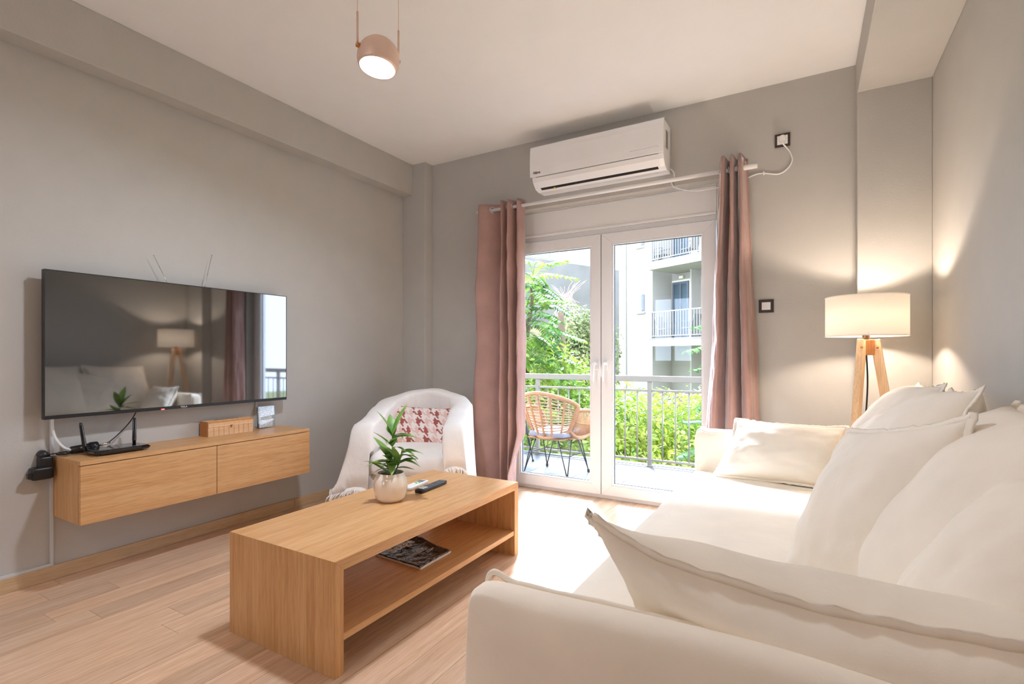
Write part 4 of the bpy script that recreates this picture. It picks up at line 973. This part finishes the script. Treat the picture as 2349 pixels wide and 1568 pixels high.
MB().tube(smooth_path([back(1, 0), (.245, .0, .35), (.245, .22, .36), (.15, .29, .36), (-.15, .29, .36), (-.245, .22, .36), (-.245, .0, .35), back(-1, 0)], 50), .013, 8).build('seat_ring', 'rattan', wk, smooth=True, local=True)
for k in range(15):
    y = -.18+k*.032; hw = .19 if y < -.1 else .24; MB().tube([(-hw, y, .352), (0, y, .342), (hw, y, .352)], .005, 6).build('seat_cane', 'rattan', wk, smooth=True, local=True)
MB().soft((-.19, -.19, .36), (.19, .24, .415), .022, 8, bulge=.012, amp=.003).build('seat_pad', 'grey_cushion', wk, smooth=True, local=True, sub=1)
for sx in (-1, 1):
    for sy in (-1, 1):
        ft = Vector((sx*.225, sy*.215+.02, .0)); lg = MB()
        a, b_ = Vector((sx*.205, sy*.09+.02, .345)), Vector((sx*.115, sy*.18+.02, .345))
        lg.tube([ft+Vector((0, 0, .01)), a], .0055, 8).tube([ft+Vector((sx*.004, 0, .01)), b_], .0055, 8).tube([a, b_], .0055, 8)
        lgo = lg.build('hairpin_leg', 'dark_metal', wk, smooth=True, local=True)
        MB().lathe([(.013, 0), (.013, .026), (.010, .03), (0, .03)], 12, ft).build('foot_cap', 'black_plastic', lgo, local=True)
for s_ in (-1, 1):
    MB().tube([(-.205, s_*.15+.02, .20), (.205, s_*.15+.02, .20)], .0042, 6).build('brace', 'dark_metal', wk, local=True)
    MB().tube([(s_*.205, -.13, .20), (s_*.205, .17, .20)], .0042, 6).build('brace', 'dark_metal', wk, local=True)
gt = thing('balcony_side_table', 'round glass topped rattan side table half hidden by the curtain on the balcony', 'table', (-2.77, 4.55, -.04))
gc = Vector((-2.77, 4.55, 0))
MB().lathe([(0, .475), (.30, .475), (.30, .483), (0, .483)], 40, gc).build('glass_top', 'tabletop_glass', gt)
MB().tube([gc+Vector((.305*math.cos(2*PI*k/48), .305*math.sin(2*PI*k/48), .466)) for k in range(48)], .016, 8, True).build('rattan_rim', 'rattan', gt, smooth=True)
for k in range(4):
    a = .4+k*PI/2; d = Vector((math.cos(a), math.sin(a), 0)); e = Vector((-d.y, d.x, 0)); ft = gc+d*.34+Vector((0, 0, -.034))
    lg = MB().tube([ft, gc+d*.24+e*.07+Vector((0, 0, .455))], .0055, 8).tube([ft, gc+d*.24-e*.07+Vector((0, 0, .455))], .0055, 8).build('hairpin_leg', 'dark_metal', gt, smooth=True)
    MB().lathe([(.012, 0), (.012, .02), (0, .02)], 10, ft+Vector((0, 0, -.006))).build('foot_cap', 'black_plastic', lg)

# ================================================================== outside
struct(MB().box((-60, 5.3, -3.5), (50, 70, -3.3)).build('ground', 'ground'))
# white building with balconies
D = Vector((.886, -.463, 0)).normalized(); NB = Vector((-.463, -.886, 0)).normalized()   # along the facade / outwards
P0 = at_t(1420, 815, 21.0)
def fa(px, py, off=0.0): return on_plane(px, py, NB, P0+NB*off)     # point on the facade, or on a plane in front (+) / behind (-)
def A(px, off=0.0): p = fa(px, 815, off); return (p-P0).dot(D)
def Zf(px, py, off=0.0): return fa(px, py, off).z
def fbox(mb, a0, a1, z0, z1, o0, o1):
    def q(a, o, z): p = P0+D*a+NB*o; return (p.x, p.y, z)
    return mb.hexa([q(a0, o0, z0), q(a1, o0, z0), q(a1, o1, z0), q(a0, o1, z0), q(a0, o0, z1), q(a1, o0, z1), q(a1, o1, z1), q(a0, o1, z1)])
bl_ = thing('apartment_building', 'white apartment building with stacked balconies beyond the garden', 'building', (P0.x, P0.y, -3.3))
aL, aR0, aR1 = A(1420), A(1497), A(1497)+11
wl_ = fbox(MB(), aL, aR0, -3.3, 9.5, -8, 0).build('wall_block', 'facade', bl_)
RB = -1.1
wr_ = fbox(MB(), aR0, aR1, -3.3, 9.5, -8, RB).build('recessed_wall', 'facade', bl_)
zl, zu = Zf(1488, 778, .5), Zf(1486, 604, .5)
for zz in (zl, zu):
    fbox(MB(), A(1487, .5), aR1, zz-.26, zz, RB, .5).build('balcony_slab', 'facade', bl_)
    fbox(MB(), A(1487, .5), aR1, zz, zz+.03, .44, .52).build('slab_nosing', 'facade', bl_)
    rr = MB(); a0, a1 = A(1489, .5)+.05, aR1; fbox(rr, a0, a1, zz+.98, zz+1.02, .42, .47); fbox(rr, a0, a1, zz+.10, zz+.13, .43, .46); fbox(rr, a0, a0+.04, zz+.98, zz+1.02, 0, .44); fbox(rr, a0, a0+.04, zz+.10, zz+.13, 0, .44)
    fbox(rr, a0, a0+.05, zz, zz+1.0, .41, .47)
    ro_b = rr.build('balcony_rail', 'far_rail', bl_)
    for k in range(1, 60):
        a = a0+k*.112
        if a > a1-.1: break
        fbox(MB(), a, a+.018, zz+.10, zz+1.0, .436, .454).build('baluster', 'far_rail', ro_b)
    for k in range(1, 4): fbox(MB(), a0+.01, a0+.03, zz+.10, zz+1.0, k*.11, k*.11+.02).build('baluster', 'far_rail', ro_b)
    for pa, pb in ((1531, 1583), (1607, 1665)):
        if pa > 1640: continue
        # door in the recessed wall: reveal, frame, panes, curtain
        da, db = A(pa+13, RB), A(pb-2, RB); za, zb = zz+.02, zz+2.25
        fbox(MB(), da-.22, db+.05, za, zb+.08, RB-.0, RB+.004).build('door_reveal', 'facade_shutter', bl_)
        dr = MB(); fbox(dr, da, da+.09, za, zb, RB+.004, RB+.05); fbox(dr, db-.09, db, za, zb, RB+.004, RB+.05); fbox(dr, da+.09, db-.09, zb-.09, zb, RB+.004, RB+.05); fbox(dr, (da+db)/2-.05, (da+db)/2+.05, za, zb-.09, RB+.004, RB+.05)
        dr = dr.build('glazed_door', 'far_frame', bl_)
        fbox(MB(), da+.09, (da+db)/2-.05, za, zb-.09, RB+.006, RB+.012).build('net_curtain', 'white_print', dr)
        fbox(MB(), (da+db)/2+.05, db-.09, za, zb-.09, RB+.006, RB+.012).build('net_curtain', 'white_print', dr)
        fbox(MB(), da+.09, (da+db)/2-.05, za, zb-.09, RB+.020, RB+.026).build('pane', 'far_pane', dr)
        fbox(MB(), (da+db)/2+.05, db-.09, za, zb-.09, RB+.020, RB+.026).build('pane', 'far_pane', dr)
fbox(MB(), A(1583, RB+.5), A(1583, RB+.5)+.06, -3.3, zu-.26, RB, RB+.5).build('partition_fin', 'facade', bl_)
fbox(MB(), A(1558, RB+.1), A(1567, RB+.1), Zf(1560, 640, RB), Zf(1560, 634, RB), RB, RB+.12).build('wall_light', 'facade_shutter', bl_)
for x0, x1, y0, y1 in ((1463, 1479, 676, 716), (1462, 1478, 520, 566)):
    a0, a1, z0, z1 = A(x0), A(x1), Zf(1470, y1), Zf(1470, y0)
    fbox(MB(), a0, a1, z0, z1, 0, .004).build('window_reveal', 'facade_shutter', bl_)
    wn = fbox(MB(), a0+(a1-a0)*.6, a1, z0+.03, z1, .004, .02).build('window', 'far_frame', bl_)
    fbox(MB(), a0+(a1-a0)*.68, a1-.03, z0+.08, z1-.05, .02, .024).build('pane', 'far_pane', wn)
    fbox(MB(), a0-.04, a1+.04, z0-.06, z0, 0, .07).build('window_sill', 'facade', bl_)
for px in (1433, 1503):
    p = fa(px, 815, .06 if px < 1480 else RB+.06)
    MB().tube([(p.x, p.y, -3.3), (p.x, p.y, 9.0 if px < 1480 else zu-.26)], .06 if px < 1480 else .05, 8).build('downpipe', 'far_pipe', bl_)
def fchair(px, zz, flip, label):
    a = A(px, 0)
    t = P0+D*a+NB*-.25; ch = thing('terrace_chair', label, 'chair', (t.x, t.y, zz), math.atan2(D.y, D.x)+(PI if flip else 0), 'terrace chairs on the balconies opposite')
    MB().box((-.22, -.22, .38), (.22, .22, .41)).build('seat', 'far_chair', ch, local=True)
    MB().hexa([(-.22, -.22, .41), (-.19, -.22, .41), (-.19, .22, .41), (-.22, .22, .41), (-.36, -.22, .88), (-.33, -.22, .88), (-.33, .22, .88), (-.36, .22, .88)]).build('backrest', 'far_chair', ch, local=True)
    for sy in (-.23, .23):
        MB().tube([(-.27, sy, .62), (.2, sy, .62), (.24, sy, 0)], .016, 6).build('arm', 'far_frame', ch, local=True)
        MB().tube([(-.2, sy, .4), (-.26, sy, 0)], .016, 6).build('leg', 'far_frame', ch, local=True)
fchair(1516, zl, False, 'grey terrace chair on the lower balcony of the white building'); fchair(1572, zl, True, 'grey terrace chair facing its pair on the lower balcony opposite')
fchair(1508, zu, False, 'grey terrace chair on the upper balcony of the white building'); fchair(1570, zu, True, 'grey terrace chair facing its pair on the upper balcony opposite')
# grey retaining wall and the building above it
wa, wb = at_t(1150, 582, 22.6), at_t(1470, 628, 28.0); wd = (wb-wa); wd.z = 0; wn_ = Vector((-wd.y, wd.x, 0)).normalized()
zt_ = 5.58
cw = MB().hexa([(wa.x, wa.y, -3.3), (wb.x, wb.y, -3.3), (wb.x+wn_.x*.3, wb.y+wn_.y*.3, -3.3), (wa.x+wn_.x*.3, wa.y+wn_.y*.3, -3.3), (wa.x, wa.y, zt_), (wb.x, wb.y, zt_), (wb.x+wn_.x*.3, wb.y+wn_.y*.3, zt_), (wa.x+wn_.x*.3, wa.y+wn_.y*.3, zt_)])
tag(cw.build('retaining_wall', 'concrete', loc=(wa.x, wa.y, -3.3)), 'tall stained grey concrete retaining wall behind the trees', 'wall')
hb = thing('hillside_building', 'white building with a strip of pale blue windows above the retaining wall', 'building', (0, 0, 0))
hp = at_t(1200, 600, 36); hD = wd.normalized(); hN = -wn_
if hN.dot(EYE-hp) < 0: hN = -hN
hb.location = (hp.x, hp.y, -3.3)
def hpt(px, py, off=0): return on_plane(px, py, hN, hp+hN*off)
def hq(mb, x0, x1, zlo, zhi, o0, o1):
    a = hpt(x0, 600, o0); b_ = hpt(x1, 600, o0); c = b_+hN*(o1-o0); d = a+hN*(o1-o0)
    return mb.hexa([(p.x, p.y, zlo) for p in (a, b_, c, d)]+[(p.x, p.y, zhi) for p in (a, b_, c, d)])
hq(MB(), 1120, 1405, -3.3, 12, 0, -4).build('wall_block', 'facade', hb)
zw0, zw1 = hpt(1240, 592).z, hpt(1240, 592).z+2.4
for k, (x0, x1) in enumerate(((1160, 1186), (1187, 1209), (1210, 1233), (1234, 1258), (1261, 1284))):
    f_ = hq(MB(), x0, x1, zw0, zw1, .02, .10).build('window', 'white_print', hb)
    hq(MB(), x0+1.5, x1-1.5, zw0+.10, zw0+.55, .10, .12).build('pane', 'far_blue' if 'far_blue' in M else plain('far_blue', lin((150, 205, 220)), .15, var=.05), f_)
    hq(MB(), x0+1.5, x1-1.5, zw0+.65, zw1-.08, .10, .12).build('pane', 'far_blue', f_)
# low tan garden wall
ta, tb_ = at_t(1170, 820, 12.2), at_t(1274, 820, 13.4)
tag(MB().hexa([(ta.x, ta.y, -3.3), (tb_.x, tb_.y, -3.3), (tb_.x+.1, tb_.y+.25, -3.3), (ta.x+.1, ta.y+.25, -3.3), (ta.x, ta.y, 1.75), (tb_.x, tb_.y, 1.75), (tb_.x+.1, tb_.y+.25, 1.75), (ta.x+.1, ta.y+.25, 1.75)]).build('garden_wall', 'tan_wall', loc=(ta.x, ta.y, -3.3)), 'sandy garden wall half hidden by the leafy tree', 'wall')
# metal garden fence
fg = thing('garden_fence', 'grey metal bar fence in front of the white building wall', 'fence', at_t(1425, 915, 12))
fa0, fa1 = at_t(1404, 880, 12.5), at_t(1441, 896, 11); fz = -.9
MB().bar(fa0, fa1, .04, .04).build('top_rail', 'far_rail', fg)
for k in range(9):
    p = fa0.lerp(fa1, k/8); MB().bar((p.x, p.y, p.z-.02), (p.x, p.y, -3.3), .03, .03).build('fence_bar', 'far_rail', fg)

# ------------------------------------------------------------------ foliage
def foliage(mb, blobs, n, size, seed, shell=.55):
    """leaf quads scattered in the outer shell of ellipsoids"""
    rnd = random.Random(seed); vol = [b_[1].x*b_[1].y*b_[1].z for b_ in blobs]; tv_ = sum(v**.67 for v in vol)
    for (c, r), v in zip(blobs, vol):
        for _ in range(int(n*v**.67/tv_)):
            d = Vector((rnd.gauss(0, 1), rnd.gauss(0, 1), rnd.gauss(0, 1))).normalized(); k = shell+(1-shell)*rnd.random()**.6
            lump = 1+.22*noise.noise(d*2.5+c)+.12*noise.noise(d*6+c); p = c+Vector((d.x*r.x, d.y*r.y, d.z*r.z))*k*lump
            nr = (d+Vector((rnd.uniform(-.9, .9), rnd.uniform(-.9, .9), rnd.uniform(-.3, 1)))).normalized(); u = nr.orthogonal().normalized(); u = Matrix.Rotation(rnd.random()*6.28, 3, nr) @ u; w_ = nr.cross(u); s_ = size*rnd.uniform(.6, 1.35); b0_ = len(mb.v)
            mb.v += [tuple(p-u*s_), tuple(p+w_*s_*.42+nr*s_*.12), tuple(p+u*s_), tuple(p-w_*s_*.42+nr*s_*.12)]; mb.f.append((b0_, b0_+1, b0_+2, b0_+3))
    return mb
def bush(name, label, cat, blobs, n, size, mat, seed, group=None, trunk=True):
    blobs = [(Vector(c), Vector(r)) for c, r in blobs]; c0 = sum((b_[0] for b_ in blobs), Vector())/len(blobs)
    t = thing(name, label, cat, (c0.x, c0.y, -3.3), group=group)
    stuff(foliage(MB(), blobs, n, size, seed).build('foliage', mat, t))
    if trunk:
        tk = MB()
        for c, r in blobs[:6]: tk.tube(smooth_path([(c0.x, c0.y, -3.3), (c0.x, c0.y, -2.5), c.lerp(c0, .4)-Vector((0, 0, r.z*.6)), c], 12), [.07]*4+[.05]*5+[.02]*4, 6)
        tk.build('branches', 'bark', t, smooth=True)
    return t
def bp3(px, py, t, r): return (at_t(px, py, t), r if hasattr(r, '__len__') else (r, r, r))
bush('hedge', 'sunlit yellow green hedge below the railing and in front of the white building', 'hedge',
     [bp3(px, py, t, (.85, .8, .85)) for px, py, t in ((1395, 1010, 7.2), (1440, 1015, 7.4), (1490, 1012, 7.6), (1545, 1020, 7.5), (1600, 1015, 7.4), (1660, 1020, 7.4), (1720, 1025, 7.3), (1470, 1100, 6.9), (1560, 1110, 6.9), (1640, 1120, 6.9), (1400, 1110, 6.8))], 15000, .045, 'hedge_leaf', 3)
bush('leafy_bush', 'bright green bush growing behind the rattan chair', 'bush',
     [bp3(px, py, t, .75) for px, py, t in ((1200, 900, 7.6), (1245, 880, 7.9), (1290, 930, 7.6), (1330, 960, 7.4), (1210, 990, 7.0), (1270, 1010, 7.0), (1330, 1040, 7.0), (1375, 1000, 7.2), (1180, 1060, 6.7), (1260, 1090, 6.6), (1350, 1100, 6.6))], 13000, .05, 'bush_leaf', 5)
bush('olive_shrub', 'tall olive green shrub in front of the grey retaining wall', 'shrub',
     [bp3(px, py, t, (.85, .8, .95)) for px, py, t in ((1312, 775, 17), (1340, 765, 17.3), (1364, 772, 17.6), (1306, 820, 16.6), (1338, 815, 17), (1366, 820, 17.2), (1316, 870, 16.6), (1350, 865, 16.8), (1366, 880, 17), (1332, 915, 16.5), (1366, 930, 16.8))], 17000, .07, 'shrub_leaf', 7)
bush('ivy', 'dark green ivy climbing around the old tree trunk', 'ivy', [bp3(1262, 790, 12.2, (.28, .28, .6)), bp3(1264, 840, 12.2, (.35, .3, .5)), bp3(1258, 880, 12, (.5, .4, .4))], 1600, .06, 'frond_shade', 9, trunk=False)
tk0 = at_t(1288, 865, 12.6)
tkk = MB().tube([(tk0.x, tk0.y, -3.3), (tk0.x, tk0.y, 0), (tk0.x+.01, tk0.y, 1.2), (tk0.x-.02, tk0.y, 2.12)], [.13, .115, .105, .09], 12).build('tree_trunk', 'bark', loc=(tk0.x, tk0.y, -3.3), smooth=True)
tag(tkk, 'bare brown tree trunk standing before the retaining wall', 'tree trunk')
# dry vine on the retaining wall
dv = MB(); random.seed(5); vb = at_t(1296, 705, 20)
for k in range(45):
    a = random.uniform(-.75, .75); L_ = random.uniform(.4, 1.15); dv.tube(smooth_path([vb+Vector((random.uniform(-.7, .7), 0, random.uniform(-.5, .2))), vb+Vector((a*.5*L_, random.uniform(-.1, .1), L_*.6)), vb+Vector((a*L_*1.1, 0, L_*.9))], 6), .005, 4)
for k in range(6): dv.tube([(vb.x+(k-2.5)*.2, vb.y, -3.3), (vb.x+(k-2.5)*.16, vb.y, vb.z-.2)], .012, 5)
tag(dv.build('dry_plume', 'straw', loc=(vb.x, vb.y, -3.3)), 'dry pale plume grass standing against the grey retaining wall', 'grass')
# pinnate tree: each compound leaf is one frond
def frond_mesh(pts, n, L, W, seed, hang=.35):
    rnd = random.Random(seed); path = smooth_path(pts, n); b_ = MB().tube(path, [.008*(1-.7*i/n) for i in range(n+1)], 4)
    for i in range(2, n+1):
        p = path[i]; t = (path[min(i+1, n)]-path[i-1]).normalized(); sd = t.cross(UP); sd = sd.normalized() if sd.length > .1 else rt.copy(); k = i/n
        l_ = L*(1-.45*abs(k-.35)/.65)*rnd.uniform(.85, 1.1)
        for s_ in (-1, 1):
            d = (sd*s_*.95+t*.38-UP*hang*rnd.uniform(.5, 1.5)).normalized(); w_ = d.cross(UP if abs(d.z) < .9 else sd).normalized()*W*rnd.uniform(.8, 1.2); b0_ = len(b_.v)
            b_.v += [tuple(p), tuple(p+d*l_*.35+w_), tuple(p+d*l_-UP*.02), tuple(p+d*l_*.35-w_), tuple(p+d*l_*.7+w_*.75), tuple(p+d*l_*.7-w_*.75)]
            b_.f += [(b0_, b0_+1, b0_+4, b0_+5), (b0_, b0_+5, b0_+3), (b0_+4, b0_+2, b0_+5)]
    return b_
def cz(x, y): return 1180+x*.21675, 540+y*.21683      # zoomed crop -> picture
tree = thing('feathery_tree', 'tree with long feathery green leaves beside the left curtain outside', 'tree', (*at_t(1207, 815, 8.0)[:2], -3.3))
tp_ = at_t(1216, 650, 8.0)
MB().tube(smooth_path([(tree.location.x-.15, tree.location.y, -3.3), at_t(1205, 900, 8.0), at_t(1209, 760, 8.0), at_t(1220, 690, 8.0), tp_], 24), [.06]*8+[.045]*8+[.03]*5+[.02]*4, 8).build('trunk', 'bark', tree, smooth=True)
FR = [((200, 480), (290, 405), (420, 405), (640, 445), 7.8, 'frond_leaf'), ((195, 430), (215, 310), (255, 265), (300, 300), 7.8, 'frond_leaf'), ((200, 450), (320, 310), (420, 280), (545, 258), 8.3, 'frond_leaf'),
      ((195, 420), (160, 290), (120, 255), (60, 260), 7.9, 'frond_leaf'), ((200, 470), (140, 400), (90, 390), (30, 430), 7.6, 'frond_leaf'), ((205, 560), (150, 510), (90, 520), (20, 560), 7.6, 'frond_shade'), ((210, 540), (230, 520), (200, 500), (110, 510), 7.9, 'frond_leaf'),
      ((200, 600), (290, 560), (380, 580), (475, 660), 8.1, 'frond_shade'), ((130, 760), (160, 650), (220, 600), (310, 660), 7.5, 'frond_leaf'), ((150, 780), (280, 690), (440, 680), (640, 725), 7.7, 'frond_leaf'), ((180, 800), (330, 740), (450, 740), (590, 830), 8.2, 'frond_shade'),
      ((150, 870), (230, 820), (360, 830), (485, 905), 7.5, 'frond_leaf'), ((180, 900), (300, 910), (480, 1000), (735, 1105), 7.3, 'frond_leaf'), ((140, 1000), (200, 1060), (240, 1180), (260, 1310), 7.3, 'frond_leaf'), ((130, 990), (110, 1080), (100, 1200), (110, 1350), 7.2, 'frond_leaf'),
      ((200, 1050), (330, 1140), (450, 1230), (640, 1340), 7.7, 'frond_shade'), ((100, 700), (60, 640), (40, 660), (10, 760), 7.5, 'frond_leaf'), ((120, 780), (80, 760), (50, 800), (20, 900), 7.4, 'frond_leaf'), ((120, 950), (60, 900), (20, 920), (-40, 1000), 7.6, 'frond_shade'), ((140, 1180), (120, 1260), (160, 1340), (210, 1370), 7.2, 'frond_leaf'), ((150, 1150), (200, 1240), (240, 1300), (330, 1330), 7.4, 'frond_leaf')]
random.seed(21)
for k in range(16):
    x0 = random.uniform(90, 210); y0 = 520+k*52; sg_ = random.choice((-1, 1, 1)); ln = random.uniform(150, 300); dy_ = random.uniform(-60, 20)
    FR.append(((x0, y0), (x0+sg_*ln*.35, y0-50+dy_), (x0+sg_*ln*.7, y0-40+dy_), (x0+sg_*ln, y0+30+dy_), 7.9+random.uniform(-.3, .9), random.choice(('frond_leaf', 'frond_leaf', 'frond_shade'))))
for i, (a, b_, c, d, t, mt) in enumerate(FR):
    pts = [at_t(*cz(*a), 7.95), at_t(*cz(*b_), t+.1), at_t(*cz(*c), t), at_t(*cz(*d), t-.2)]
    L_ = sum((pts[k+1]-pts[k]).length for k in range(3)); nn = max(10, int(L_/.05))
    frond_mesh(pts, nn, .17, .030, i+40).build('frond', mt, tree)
tree2 = thing('feathery_tree', 'tree with feathery leaves reaching in front of the white building', 'tree', (*at_t(1700, 815, 7.0)[:2], -3.3))
MB().tube(smooth_path([(tree2.location.x, tree2.location.y, -3.3), at_t(1700, 1000, 7.0), at_t(1690, 860, 7.0), at_t(1675, 740, 7.0)], 16), [.05]*8+[.03]*9, 8).build('trunk', 'bark', tree2, smooth=True)
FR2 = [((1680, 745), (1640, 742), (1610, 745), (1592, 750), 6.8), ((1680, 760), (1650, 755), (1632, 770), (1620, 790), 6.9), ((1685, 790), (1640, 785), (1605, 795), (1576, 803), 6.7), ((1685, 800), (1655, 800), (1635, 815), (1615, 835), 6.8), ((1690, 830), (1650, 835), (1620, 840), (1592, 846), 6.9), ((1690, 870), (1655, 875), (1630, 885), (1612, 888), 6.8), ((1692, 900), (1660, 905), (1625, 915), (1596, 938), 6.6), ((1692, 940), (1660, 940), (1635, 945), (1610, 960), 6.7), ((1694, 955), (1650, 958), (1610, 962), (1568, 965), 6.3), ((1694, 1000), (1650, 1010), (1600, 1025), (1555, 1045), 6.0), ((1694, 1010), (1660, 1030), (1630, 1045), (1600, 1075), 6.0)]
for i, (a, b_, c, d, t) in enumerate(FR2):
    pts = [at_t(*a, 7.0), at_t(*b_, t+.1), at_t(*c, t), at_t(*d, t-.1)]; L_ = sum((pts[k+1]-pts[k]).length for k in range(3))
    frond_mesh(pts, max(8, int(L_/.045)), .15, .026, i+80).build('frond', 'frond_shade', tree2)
